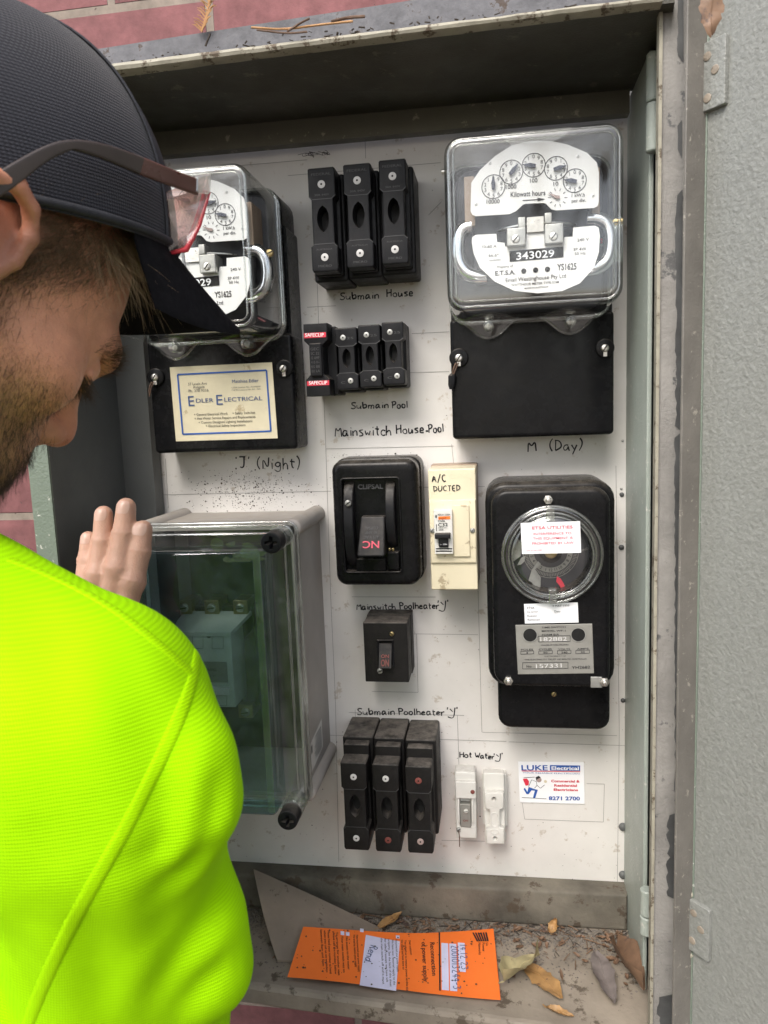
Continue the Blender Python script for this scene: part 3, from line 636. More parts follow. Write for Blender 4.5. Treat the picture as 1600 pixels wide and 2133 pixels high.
def safeclip():
    d = .055; x0, x1, z0, z1 = rc(d, 635, 673.5, 684.6, 825); w_, h = x1 - x0, z1 - z0; cx = (x0 + x1) / 2; k = w_ / 2
    t = thing('fuse_holder', 'black fuse carrier with two red SAFECLIP labels, left of the small fuses', 'fuse', (cx, 0, z0))
    b = MB(); b.box(x0 + .0015, x1 + .004, z0 + .001, z1 - .001, 0, -.034, .0015, .001); b.build('base', M['bkm'], t)
    e = MB(); a = .23 * h; c = .07 * h
    e.prism([(x0, z0), (x1, z0), (x1, z0 + a), (x1 - k * .45, z0 + a + c), (x1 - k * .45, z1 - a - c), (x1, z1 - a), (x1, z1), (x0, z1), (x0, z1 - a), (x0 + k * .4, z1 - a - c), (x0 + k * .4, z0 + a + c), (x0, z0 + a)], -.033, -d, .001)
    car = e.build('carrier', M['bkm'], t, smooth=30)
    g = MB(); g.box(x0 + k * .47, x1 - k * .52, z0 + a + c * .6, z1 - a - c * .6, -d, -d - .003, .001, .001); gr = g.build('grip', M['bkm'], t)
    q = MB()
    for i, s in enumerate(('GEC', 'SC 32', '32 AMP', '415 V~', 'BS 88', '80 kA')):
        vs, fs = glyphs(s); xa = min(v[0] for v in vs); xb = max(v[0] for v in vs); sc = k * .72 / (xb - xa); zc = z1 - a - c * 2 - i * (h - 2 * a - 2 * c) / 6.6
        q.add([(x0 + k * .58 + (v[0] - xa) * sc, -d - .0034, zc + v[1] * .0035) for v in vs], fs)
    q.build('embossing', M['emb'], gr, smooth=0)
    for (ya, yb_, xa_, xb_) in ((693, 703.5, 632, 679), (793, 803, 640, 686)):
        l = MB(); X0, X1, Z0, Z1 = rc(d, xa_, ya, xb_, yb_); l.box(max(X0, x0 + .0004), min(X1, x1 - .0004), Z0, Z1, -d, -d - .0003); lb = l.build('red_label', M['red'], t, smooth=0)
        mb_text(lb, 'paper', [('SAFECLIP', d, (xa_ + 4, yb_ - 2), (xb_ - 4, yb_ - 2.6), 7, .012)], dy=.0007)
safeclip()

M['hand'] = mat('dark_blue_hand', (.012, .018, .045), .4)
# ---- electricity meters
def meter():
    c3 = lambda x, y: (880 + x / 2.922, 220 + y / 2.922)
    DC, DFc, DI = .048, .132, .098
    t = thing('electricity_meter', 'electricity meter with a bare black terminal cover, above the words M (Day)', 'meter', (at(1110, 910, 0).x, 0, at(1110, 910, .045).z), 'kilowatt hour meters')
    # terminal block and cover
    x0, x1, z0, _ = rc(.046, 940, 668, 1279.5, 910); zt_ = at(1110, 655, .046).z
    b = MB(); b.box(x0 + .001, x1 - .001, z0 + .003, zt_ + .10, 0, -.040, .004); b.build('base', M['bk'], t)
    tc = MB(); tc.box(x0, x1, z0, zt_, -.004, -.046, .004, .0035); tcov = tc.build('terminal_cover', M['bk'], t)
    # case behind the clear cover
    X0, X1, Z0, Z1 = rc(DFc, 927, 266, 1301, 640)
    cb = MB(); cb.box(X0 - .002, X1 + .002, Z0 - .006, Z1 + .003, 0, -DC + .004, .016, .002); cb.build('case', M['bk'], t)
    inn = MB(); inn.box(X0 + .006, X1 - .006, Z0 + .006, Z1 - .006, -DC + .004, -DC - .012, .012, .002)
    inn.box(X0 + .02, X1 - .02, Z0 + .03, Z1 - .02, -DC - .012, -.082, .006, .003); inn.build('register_frame', M['innards'], t)
    # clear cover: shell, rolled edge, flange, fixing ears
    sh = MB(); sh.prism(rrect(X0, X1, Z0, Z1, .014, 8), -DC, -DFc, .006, 5, back=False); cov = sh.build('clear_cover', M['cover'], t, smooth=50)
    ed = MB(); p = inset(ccw(rrect(X0, X1, Z0, Z1, .014, 8)), .0035); ed.tube([(x, -DFc + .0008, z) for x, z in p], .0011, 8, closed=True)
    p = inset(ccw(rrect(X0, X1, Z0, Z1, .014, 8)), .0075); ed.tube([(x, -DFc - .0002, z) for x, z in p], .0007, 6, closed=True)
    ed.build('cover_rim', M['coveredge'], cov, smooth=60); ed = MB()
    p = ccw(rrect(X0 - .001, X1 + .001, Z0 - .001, Z1 + .001, .015, 8)); ed.tube([(x, -DC - .001, z) for x, z in p], .0018, 8, closed=True)
    p = ccw(rrect(X0 - .0005, X1 + .0005, Z0 - .0005, Z1 + .0005, .015, 8)); ed.tube([(x, -DC - .006, z) for x, z in p], .0008, 6, closed=True)
    ed.build('cover_flange', M['coveredge'], cov, smooth=60)
    for ex in (1018, 1186):
        a = MB(); c = at(ex, 690, .05); zt2 = Z0 + .001
        pts = [(c.x - .027, zt2), (c.x - .02, zt2 - .004), (c.x - .009, zt2 - .014), (c.x, zt2 - .017), (c.x + .009, zt2 - .014), (c.x + .02, zt2 - .004), (c.x + .027, zt2)]
        a.prism(chaikin(pts, 2, False), -.0475, -.058, .0015, back=False); a.tube([(x, -.058, z) for x, z in chaikin(pts, 2, False)], .0012, 6)
        ear = a.build('fixing_ear', M['cover'], t, smooth=50)
        s = MB(); s.cyl(c.x, zt2 - .006, .0048, -.047, -.066, .001, 18); s.build('screw_post', M['coveredge'], ear)
        s = MB(); s.cyl(c.x, zt2 - .006, .003, -.047, -.060, .0008, 14); s.build('screw', M['zinc'], ear)
    # dial plates
    up_ = [(297, 470), (293, 640), (303, 662), (325, 672), (530, 660), (572, 640), (612, 602), (630, 596), (740, 592), (755, 598), (785, 630), (815, 637), (1045, 622), (1066, 610), (1073, 590), (1075, 410), (1062, 345), (1000, 285), (880, 235), (790, 217), (700, 212), (620, 220), (540, 243), (440, 308), (350, 392)]
    lo_ = [(300, 830), (303, 800), (325, 786), (450, 780), (455, 830), (500, 835), (503, 857), (630, 855), (635, 775), (740, 770), (745, 840), (860, 832), (865, 800), (915, 797), (918, 742), (1050, 730), (1073, 742), (1080, 790), (1075, 890), (1045, 985), (960, 1080), (850, 1128), (700, 1142), (560, 1126), (440, 1070), (350, 985), (312, 900)]
    pu = MB(); pu.prism(poly(DI, [c3(*q) for q in up_]), -DI + .001, -DI); dial = pu.build('dial_plate', M['whtp'], t, smooth=0)
    po = MB(); po.prism(poly(DI, [c3(*q) for q in lo_]), -DI + .001, -DI); name = po.build('name_plate', M['whtp'], t, smooth=0)
    k = MB()
    C = [(432, 494, 1, 90), (541, 405, 0, 48), (677, 363, 1, 170), (813, 382, 0, 12), (927, 457, 1, 168)]
    R_ = 70 / 2.922
    for cx, cy, cc, ang in C:
        px, py = c3(cx, cy); c = xz(px, py, DI); u = mpp(px, py, DI); k.ring(c[0], c[1], R_ * u, .0006, -DI - .0004, 48)
        for n in range(10):
            a = RAD(90 + (36 * n if cc else -36 * n)); r = R_ * u * .74; gx, gz = c[0] + r * math.cos(a), c[1] + r * math.sin(a)
            vs, fs = glyphs(str(n)); xm = (min(v[0] for v in vs) + max(v[0] for v in vs)) / 2; s = 7.6 * u / .7
            k.add([(gx + (v[0] - xm) * s, -DI - .0004, gz + (v[1] - .35) * s) for v in vs], fs)
            k.ribbon([(c[0] + R_ * u * .93 * math.cos(a), c[1] + R_ * u * .93 * math.sin(a)), (c[0] + R_ * u * math.cos(a), c[1] + R_ * u * math.sin(a))], .0004, -DI - .0004)
    for q in ([('10000', (390, 597), (470, 595), 24), ('1000', (507, 508), (572, 504), 24), ('100', (655, 470), (700, 466), 24), ('10', (798, 490), (828, 486), 24), ('Kilowatt hours', (537, 557), (748, 545), 30), ('1 kW.h', (908, 558), (988, 554), 22), ('per div.', (908, 590), (993, 585), 20)]):
        T(k, q[0], DI, c3(*q[1]), c3(*q[2]), q[3] / 2.922, .012)
    a, b = xz(*c3(610, 578), DI), xz(*c3(720, 571), DI); k.ribbon([a, b], .0007, -DI - .0004); k.flat(poly(DI, [c3(700, 561), c3(748, 569), c3(701, 583)]), -DI - .0005)
    cc = c3(823, 560)
    for n in range(10):
        a = RAD(36 * n); k.ribbon([xz(cc[0] + r * math.cos(a), cc[1] - r * math.sin(a), DI) for r in (14, 20)], .0005, -DI - .0004)
    k.build('lettering', M['ink'], dial, smooth=0)
    for cx, cy, _, ang in C:
        px, py = c3(cx, cy); c = xz(px, py, DI + .003); u = mpp(px, py, DI + .003); a = RAD(ang); h = MB(); dx, dz = math.cos(a), math.sin(a); L_ = R_ * u * .95
        h.prism([(c[0] - dx * L_ * .2 - dz * L_ * .13, c[1] - dz * L_ * .2 + dx * L_ * .13), (c[0] - dx * L_ * .2 + dz * L_ * .13, c[1] - dz * L_ * .2 - dx * L_ * .13), (c[0] + dx * L_ * .35 + dz * L_ * .19, c[1] + dz * L_ * .35 - dx * L_ * .19), (c[0] + dx * L_, c[1] + dz * L_), (c[0] + dx * L_ * .35 - dz * L_ * .19, c[1] + dz * L_ * .35 + dx * L_ * .19)], -DI - .001, -DI - .003)
        h.build('dial_hand', M['hand'], dial, smooth=0)
    h = MB(); h.prism(poly(DI, [c3(765, 535), c3(810, 548), c3(835, 552), c3(836, 568), c3(812, 568)]), -DI - .0008, -DI - .002); h.build('test_hand', M['washerd'], dial, smooth=0)
    for q in ((412, 350), (946, 308), (327, 601), (1040, 548)): screw(dial, *c3(*q), DI, 3.0, 'whtp', True, .0008, 'rivet')
    k = MB()
    for q in [('10-60 A', (363, 868), (452, 864), 17), ('66.6*', (403, 922), (466, 918), 17), ('rev/kWh', (405, 948), (478, 944), 12), ('Property of', (453, 990), (552, 983), 15), ('E.T.S.A.', (443, 1034), (566, 1026), 26, .02), ('YS1625', (820, 1003), (938, 996), 38, .02), ('Email Westinghouse Pty Ltd', (507, 1075), (875, 1047), 24), ('WATTHOUR METER TYPE SDM', (540, 1100), (830, 1080), 14), ('MADE IN AUSTRALIA', (622, 1118), (768, 1106), 10), ('240 V', (942, 828), (1013, 822), 18), ('3P 4W', (918, 886), (998, 880), 19), ('50 Hz', (926, 911), (994, 906), 17)]:
        T(k, q[0], DI, c3(*q[1]), c3(*q[2]), q[3] / 2.922, q[4] if len(q) > 4 else .004)
    for q in ((617, 1007), (689, 1001), (761, 996)): k.flat(disc(*xz(*c3(*q), DI), 16 / 2.922 * mpp(*c3(*q), DI), 16), -DI - .0004)
    k.build('lettering', M['ink'], name, smooth=0)
    rg = MB(); rg.flat(poly(DI, [c3(530, 886), c3(858, 858), c3(859, 922), c3(531, 951)]), -DI - .0005); reg = rg.build('register_window', M['void'], t, smooth=0)
    mb_text(reg, 'paper', [('343029', DI, c3(572, 940), c3(803, 921), 44 / 2.922, .012)], 'digits', dy=.0009)
    # magnets, pillars, adjusters
    for pts in ([(300, 735), (250, 745), (222, 790), (215, 870), (222, 950), (262, 1020), (330, 1043), (390, 1040)], [(1000, 690), (1070, 690), (1125, 720), (1145, 790), (1142, 880), (1120, 950), (1060, 990), (1000, 1000)]):
        g = MB(); pp_ = chaikin([tuple(at(*c3(*q), .083)) for q in pts], 2, False); g.tube(pp_, .0062, 12); g.build('brake_magnet', M['chrome'], t)
    for a, b, c_, d_ in ((256, 430, 318, 735), (1030, 375, 1080, 700)):
        g = MB(); g.box(*rc(.088, *c3(a, b), *c3(c_, d_)), -.05, -.088, .001, .0005); g.build('pillar', M['brownback'], t)
    g = MB(); g.box(*rc(.08, *c3(330, 735), *c3(1000, 775)), -.06, -.08, .001); g.build('rotor_bar', M['brass'], t)
    g = MB(); ce = at(*c3(690, 770), .07); g.add(*(lambda n: ([(ce.x + .036 * math.cos(6.283 * i / n), -.07 + .03 * math.sin(6.283 * i / n), ce.z + dz) for dz in (0, .0012) for i in range(n)], [tuple(range(n))[::-1], tuple(range(n, 2 * n))] + [(i, (i + 1) % n, n + (i + 1) % n, n + i) for i in range(n)]))(40)); g.build('rotor_disc', M['steel'], t)
    for a, b, c_, d_ in ((514, 742, 630, 853), (745, 716, 859, 838)):
        g = MB(); g.box(*rc(.104, *c3(a, b), *c3(c_, d_)), -.085, -.104, .001, .0008); ad = g.build('adjuster', M['zinc'], t)
        screw(ad, *c3((a + c_) / 2 - 4, d_ - 42), .104, 9, 'steel', True, .001, 'screw', 50)
        g = MB(); xx = a + 70 if a < 600 else a; g.box(*rc(.1035, *c3(xx, b - 65), *c3(xx + 42, b)), -.09, -.1035, 0, .0005); g.build('adjuster_tab', M['zinc'], ad)
    g = MB(); g.box(*rc(.1, *c3(636, 676), *c3(738, 768)), -.085, -.1, .0005); g.build('creep_block', M['steel'], t)
    for k_, mm_ in enumerate(('red', 'red', 'jamb')):
        g = MB(); g.tube([tuple(at(*c3(1085 + 18 * i, 815 + 16 * k_ + 3 * i), .070)) for i in range(4)], .0009, 6); g.build('coil_lead', M[mm_], t)
    # side screws and the lower fixing screws
    screw(t, *c3(1178, 712), .085, 9, 'brass', True, .002, 'cover_screw', 20)
    b = MB(); c = at(*c3(100, 405), .06); b.tube([(X0 - .0005, c.y, c.z), (X0 - .006, c.y, c.z)], .0024, 10); b.build('side_bolt', M['steel'], t)
    for (px, py) in (c3(222, 1536), c3(1110, 1476)):
        c = xz(px, py, .046); ru = mpp(px, py, .046)
        g = MB(); g.prism(disc(c[0], c[1], 20 * ru, 28), -.0455, -.0485, .0012); bo = g.build('boss', M['bk'], t)
        screw(bo, px, py, .0485, 8.5, 'steel', True, .003, 'screw', 55)
        g = MB(); g.box(c[0] - .0016, c[0] + .0016, c[1] - .0075, c[1] - .003, -.0485, -.0497, .0004); g.build('seal_lug', M['steel'], bo)
    c = at(*c3(205, 1565), .0515); e = at(*c3(180, 1660), .05)
    g = MB(); g.tube(chaikin([tuple(c), tuple(c + Vector((-.003, -.001, -.006))), tuple(e)], 2, False), .0007, 6); g.tube(chaikin([tuple(c + Vector((.002, 0, 0))), tuple(c + Vector((-.001, -.001, -.007))), tuple(e)], 2, False), .0006, 6); sw = g.build('seal_wire', M['twig'], tcov)
    g = MB(); g.tube([e + Vector((.001, 0, .004)), e + Vector((0, 0, .002)), e + Vector((-.0005, 0, -.006)), e + Vector((-.001, 0, -.010))], [.002, .0035, .0032, .0016], 8); g.build('seal', M['bkm'], sw)
    return t
mt = meter()
dl = at(471, 940, .046) - at(1111, 910, .046)
ml = copy_thing(mt, (dl.x, 0, dl.z), "electricity meter half hidden by the cap brim, with a business card on its terminal cover")

# ---- printed cards
def card(root, d, corners, m, th=.0003):
    p = [at(x, y, d) for x, y in corners]; q = MB(); q.hexa([(v.x, v.y, v.z) for v in p] + [(v.x, v.y - th, v.z) for v in p]); q.f = [f if True else f for f in q.f]
    return q.build('card', M[m], root, smooth=0)
c7 = lambda x, y: (260 + x / 3.09, 320 + y / 3.09)
de = .0465
ec = thing('business_card', 'aged cream business card of Edler Electrical with a blue border on the black terminal cover', 'card', tuple(at(466, 918, de)))
cc = [c7(290, 1375), c7(948, 1343), c7(985, 1832), c7(330, 1852)]
card(ec, de, cc, 'paperc')
de += .0005
q = MB(); bp = [c7(340, 1422), c7(912, 1394), c7(940, 1786), c7(374, 1806)]
for i in range(4): q.ribbon([xz(*bp[i], de), xz(*bp[(i + 1) % 4], de)], .0016, -de - .0003)
q.build('border', M['blue'], ec, smooth=0)
mb_text(ec, 'greyink', [('37 Lewis Ave', de, c7(408, 1492), c7(530, 1486), 5.2), ('Aldgate', de, c7(440, 1512), c7(515, 1508), 5.2), ('Ph. 370 9316', de, c7(412, 1536), c7(540, 1530), 5.2), ('L ESA Licence No. A2209039', de, c7(690, 1510), c7(874, 1502), 2.6), ('F & RG Licence No. SU - 064', de, c7(690, 1526), c7(874, 1518), 2.6)])
mb_text(ec, 'navy', [('Matthias Edler', de, c7(692, 1476), c7(862, 1470), 6.5), ('E', de, c7(412, 1625), c7(450, 1623), 20, .0), ('DLER', de, c7(460, 1603), c7(572, 1599), 8), ('E', de, c7(592, 1617), c7(632, 1615), 20), ('LECTRICAL', de, c7(642, 1596), c7(886, 1586), 8)], 'heading')
mb_text(ec, 'ink', [('+ General Electrical Work', de, c7(446, 1688), c7(664, 1680), 5), ('+ Safety Switches', de, c7(694, 1679), c7(840, 1673), 5), ('+ Hot Water Service Repairs and Replacements', de, c7(450, 1713), c7(842, 1700), 5), ('+ Custom Designed Lighting Installations', de, c7(476, 1738), c7(822, 1727), 5), ('+ Electrical Safety Inspections', de, c7(522, 1761), c7(778, 1753), 5)], 'lettering')
c4 = lambda x, y: (1040 + x / 5.714, 1540 + y / 5.714)
lc = thing('business_card', 'white Luke Electrical card with blue and red print on the board below the time switch', 'card', tuple(at(1150, 1674, .001)))
dl_ = .0010
card(lc, dl_, [(1079.4, 1586), (1216.5, 1587.5), (1218, 1674.6), (1083, 1671)], 'paper'); dl_ += .0004
mb_text(lc, 'blue', [('LUKE', dl_, c4(265, 366), c4(578, 368), 11.5, .02), ('YOUR RELIABLE ELECTRICIAN', dl_, c4(278, 402), c4(955, 416), 2.6), ('8271 2700', dl_, c4(590, 720), c4(962, 724), 8, .03)], 'heading')
q = MB(); q.flat(poly(dl_, [c4(603, 305), c4(963, 310), c4(963, 375), c4(603, 370)]), -dl_ - .0004); bb_ = q.build('blue_banner', M['blue'], lc, smooth=0)
mb_text(bb_, 'paper', [('Electrical', dl_, c4(622, 358), c4(948, 362), 7.6, .025)], dy=.0008)
q = MB(); q.ribbon([xz(*c4(268, 375), dl_), xz(*c4(963, 384), dl_)], .0008, -dl_ - .0004); q.build('red_rule', M['red'], lc, smooth=0)
mb_text(lc, 'red', [('Commercial &', dl_, c4(618, 508), c4(958, 512), 5.2, .03), ('Residential', dl_, c4(655, 560), c4(926, 563), 5.2, .03), ('Electricians', dl_, c4(648, 610), c4(938, 614), 5.2, .03)])
# the little running workman printed on the card
q = MB()
for pp_ in ([(350, 565), (420, 590), (460, 600), (440, 660), (430, 695), (400, 700), (425, 610), (385, 605), (350, 650), (325, 650), (290, 590), (305, 575), (335, 625)],): q.flat(poly(dl_, [c4(*z) for z in pp_]), -dl_ - .0004)
q.build('printed_trousers', M['blue'], lc, smooth=0)
q = MB()
q.flat(poly(dl_, [c4(*z) for z in ((280, 470), (330, 465), (355, 500), (350, 545), (315, 550))]), -dl_ - .0004); q.build('printed_bag', M['red'], lc, smooth=0)
q = MB(); q.flat(disc(*xz(*c4(472, 480), dl_), .0028, 12), -dl_ - .0004); q.build('printed_face', M['washerd'], lc, smooth=0)
q = MB(); q.flat(poly(dl_, [c4(*z) for z in ((432, 450), (470, 432), (495, 452), (455, 470), (442, 490))]), -dl_ - .0006)
for pts in ([(350, 560), (385, 480), (440, 500), (450, 545), (420, 580)], [(450, 545), (490, 580), (540, 540)], [(270, 690), (560, 706)], [(290, 455), (420, 448)]): q.ribbon([xz(*c4(*z), dl_) for z in pts], .0005, -dl_ - .0005)
q.build('printed_outline', M['ink'], lc, smooth=0)
q = MB(); q.flat(disc(*xz(*c4(550, 500), dl_), .0016, 12), -dl_ - .0004); q.build('printed_bulb', M['paperc'], lc, smooth=0)

# ---- main switch
c5 = lambda x, y: (660 + x / 3.95, 920 + y / 3.95)
def main_switch():
    d = .056; x0, x1, z0, z1 = rc(d, 694, 958, 872, 1221)
    t = thing('main_switch', 'black bakelite main switch with a chunky lever marked NC in pink', 'switch', ((x0 + x1) / 2, 0, z0))
    b = MB(); b.box(x0 - .001, x1 + .001, z0 - .001, z1 + .001, 0, -.030, .010, .0015); b.build('base', M['bk'], t)
    c = MB(); rec = rrect(*rc(d, *c5(215, 300), *c5(690, 1075)), .003)
    c.prism(rrect(x0, x1, z0, z1, .011, 7), -.0305, -d, .007, 5, holes=[(rec, .007)]); cov = c.build('cover', M['bk'], t)
    f = MB(); rx = ccw(rec); f.tube([(x, -d - .0002, z) for x, z in rx], .0011, 8, closed=True); f.build('recess_lip', M['bk'], cov, smooth=60)
    for a, b_, c_, d_ in ((228, 335, 305, 1040), (568, 335, 642, 880)):
        X0, X1, Z0, Z1 = rc(d + .004, *c5(a, b_), *c5(c_, d_)); g = MB(); n = 16; pr = []
        for k in range(n + 1):
            s = k / n; pr.append((-d + .0065 - .0145 * math.sin(math.pi * min(1, s * 1.0)) ** .55, Z0 + (Z1 - Z0) * s))
        vs = []; fs = []
        for y, z in pr: vs += [(X0, y + .0008, z), (X0 + .0008, y, z), (X1 - .0008, y, z), (X1, y + .0008, z), (X1, -d + .0068, z), (X0, -d + .0068, z)]
        for k in range(n):
            for i in range(6): j = (i + 1) % 6; fs.append((k * 6 + i, k * 6 + j, k * 6 + 6 + j, k * 6 + 6 + i))
        g.add(vs, fs); g.build('guard_rib', M['bkm'], cov)
    # lever: wedge that stands out at its lower end
    L0, L1, Lz0, Lz1 = rc(d + .012, *c5(335, 625), *c5(560, 935)); g = MB(); tp = .0025
    g.hexa([(L0, -d - .019, Lz0), (L1, -d - .019, Lz0), (L1, -d + .006, Lz0 - .001), (L0, -d + .006, Lz0 - .001), (L0 + tp, -d - .004, Lz1), (L1 - tp * .2, -d - .004, Lz1), (L1 - tp * .2, -d + .006, Lz1), (L0 + tp, -d + .006, Lz1)])
    lev = g.build('lever', M['bkm'], t, smooth=0)
    bvm = lev.modifiers.new('bevel', 'BEVEL'); bvm.width = .0016; bvm.segments = 3
    dlm = lambda z: -d - .0004 - .019 + .015 * (z - Lz0) / (Lz1 - Lz0)
    for s, mm, zc, hh, wd_ in (('NC', 'pink', .30, .0062, .60), ('415 V AC', 'emb', .48, .0028, .55), ('80 AMP', 'emb', .60, .0026, .45), ('CLIPSAL', 'emb', .71, .0026, .5)):
        vs, fs = glyphs(s, .015 if s == 'NC' else 0); xa = min(v[0] for v in vs); xb = max(v[0] for v in vs); cx = (L0 + L1) / 2; W = (L1 - L0) * wd_; zc = Lz0 + (Lz1 - Lz0) * zc; q = MB()
        q.add([(cx + W / 2 - (v[0] - xa) / (xb - xa) * W, dlm(zc - v[1] / .7 * hh + hh * .5) - .0003, zc - v[1] / .7 * hh + hh * .5) for v in vs], fs); q.build('lettering', M[mm], lev, smooth=0)
    mb_text(cov, 'emb', [('CLIPSAL', d - .0062, c5(338, 390), c5(546, 386), 9.5, .03)], 'embossing')
    bx = MB(); bx.box(*rc(d - .002, *c5(325, 960), *c5(570, 1066)), -d + .007, -d + .001, .001, .001); bx.box(*rc(d - .002, *c5(585, 905), *c5(680, 1050)), -d + .007, -d - .001, .001, .001); bx.build('stop_block', M['bk'], cov)
    screw(cov, *c5(258, 506), d + .0076, 7, 'zinc'); screw(cov, *c5(600, 884), d + .0035, 3.0, 'brass'); screw(cov, *c5(628, 886), d + .0035, 3.0, 'brass')
main_switch()

# ---- cream breaker enclosure
def ac_box():
    d = .062; x0, x1, z0, z1 = rc(d, 895, 976, 993.4, 1229)
    t = thing('breaker_enclosure', 'narrow cream breaker enclosure with A/C DUCTED written on it in pen', 'breaker box', ((x0 + x1) / 2, 0, z0))
    b = MB(); b.box(x0 - .0005, x1 + .0005, z0, z1 + .001, 0, -.022, .001, .0006); b.build('back_moulding', M['brownback'], t)
    c = MB(); c.box(x0, x1, z0, z1, -.0225, -d, .0015, .0014)
    Z0, Z1 = at(944, 1172, d).z, at(944, 1041, d).z; c.prism([(x0 + .0006, Z0), (x1 - .0006, Z0), (x1 - .0006, Z1), (x0 + .0006, Z1)], -d + .002, -d - .0025, .0012)
    cov = c.build('cover', M['cream'], t)
    p = MB(); p.box(*rc(.066, *c5(1118, 522), *c5(1258, 948)), -d, -d - .0045, .0008, .0008); p.build('blank_plate', M['cream'], cov)
    D2 = .071; k = MB(); k.box(*rc(D2, *c5(966, 560), *c5(1118, 925)), -d, -D2, .0006, .0006); br = k.build('circuit_breaker', M['wht'], t)
    g = MB(); g.box(*rc(D2, *c5(975, 748), *c5(1102, 790)), -D2 + .001, -D2 - .007, .0006, .0008); g.box(*rc(D2, *c5(1004, 790), *c5(1084, 866)), -D2 + .001, -D2 - .003, .0006, .0008); g.build('toggle', M['bkm'], br)
    g = MB(); g.flat(poly(D2, [c5(1000, 615), c5(1098, 612), c5(1098, 637), c5(1000, 640)]), -D2 - .0004); g.build('orange_mark', M['orange'], br, smooth=0)
    q = MB()
    for y in (880, 900): q.ribbon([xz(*c5(980, y), D2), xz(*c5(1114, y), D2)], .0011, -D2 - .0004)
    q.ribbon([xz(*c5(985, 680), D2), xz(*c5(985, 735), D2)], .0006, -D2 - .0004)
    for s, a, b_, h in (('MERLIN GERIN', (996, 606), (1096, 604), 3), ('C60a', (998, 660), (1056, 658), 4.4), ('C32', (1000, 698), (1078, 694), 7.2), ('240/415V~', (1000, 712), (1076, 710), 2), ('3000', (1002, 730), (1042, 728), 3), ('multi9', (1004, 634), (1066, 632), 2.8), ('8', (975, 626), (990, 625), 6)): T(q, s, D2, c5(*a), c5(*b_), h, .012, dy=.0006)
    q.build('lettering', M['ink'], br, smooth=0)
    mb_text(br, 'paper', [('I - ON', D2 + .0032, c5(1014, 850), c5(1072, 848), 2.6)])
    q = MB(); H(q, 'A/C', d, c5(950, 334), c5(1062, 328), 15, .0009); H(q, 'DUCTED', d, c5(962, 410), c5(1182, 402), 11, .0008); q.build('handwriting', M['ink'], cov, smooth=0)
    q = MB(); T(q, 'CLIPSAL', d, c5(1090, 302), c5(1270, 297), 10.5, .02, dy=0, ext=.03); q.build('embossing', M['cream'], cov, smooth=0)
    for x in (950, 1282): screw(cov, *c5(x, 729), d + .0025, 5, 'zinc', ang=60)
ac_box()

# ---- small toggle switch
def toggle():
    d = .047; x0, x1, z0, z1 = rc(d, 758.7, 1297, 850, 1421)
    t = thing('rocker_switch', 'small square black switch with a worn red rocker under Mainswitch Poolheater', 'switch', ((x0 + x1) / 2, 0, z0))
    b = MB(); b.box(x0 - .0006, x1 + .0006, z0 - .0006, z1 + .0006, 0, -.020, .0008, .0008); b.build('base', M['bkd'], t)
    X = rc(d, *c5(506, 1632), *c5(628, 1848)); c = MB(); c.box(x0, x1, z0, z1, -.0205, -d, .001, .001) if False else c.prism(rrect(x0, x1, z0, z1, .001), -.0205, -d, .001, holes=[(rrect(*X), .005)])
    cov = c.build('cover', M['bkd'], t)
    f = MB(); f.tube([(x, -d - .0004, z) for x, z in ccw(rrect(*X))], .0011, 6, closed=True); f.build('surround', M['bkm'], cov)
    g = MB(); xa, xb = X[0] + .0012, X[1] - .0012; zm = (X[2] + X[3]) / 2
    g.hexa([(xa, -d - .0085, X[2] + .001), (xb, -d - .0085, X[2] + .001), (xb, -d + .004, X[2] + .001), (xa, -d + .004, X[2] + .001), (xa, -d + .001, X[3] - .004), (xb, -d + .001, X[3] - .004), (xb, -d + .004, X[3] - .004), (xa, -d + .004, X[3] - .004)])
    rk = g.build('rocker', M['bkm'], t, smooth=0)
    q = MB(); vs, fs = glyphs('ON', .03); xl = min(v[0] for v in vs); xr = max(v[0] for v in vs)
    for k, (zz, hh) in enumerate(((X[2] + .003, .006), (X[2] + .0105, .003))):
        q.add([(xa + .0022 + (v[0] - xl) / (xr - xl) * (xb - xa - .0044), -d - .0092 + .0098 * ((zz + v[1] / .7 * hh) - X[2]) / (X[3] - X[2]) - .0003, zz + v[1] / .7 * hh) for v in vs], fs)
    q.build('lettering', M['washerr'], rk, smooth=0)
    screw(cov, *c5(618, 1580), d, 5.0, 'brass', ang=-40); screw(cov, *c5(520, 1886), d, 6.0, 'zinc', ang=20)
toggle()

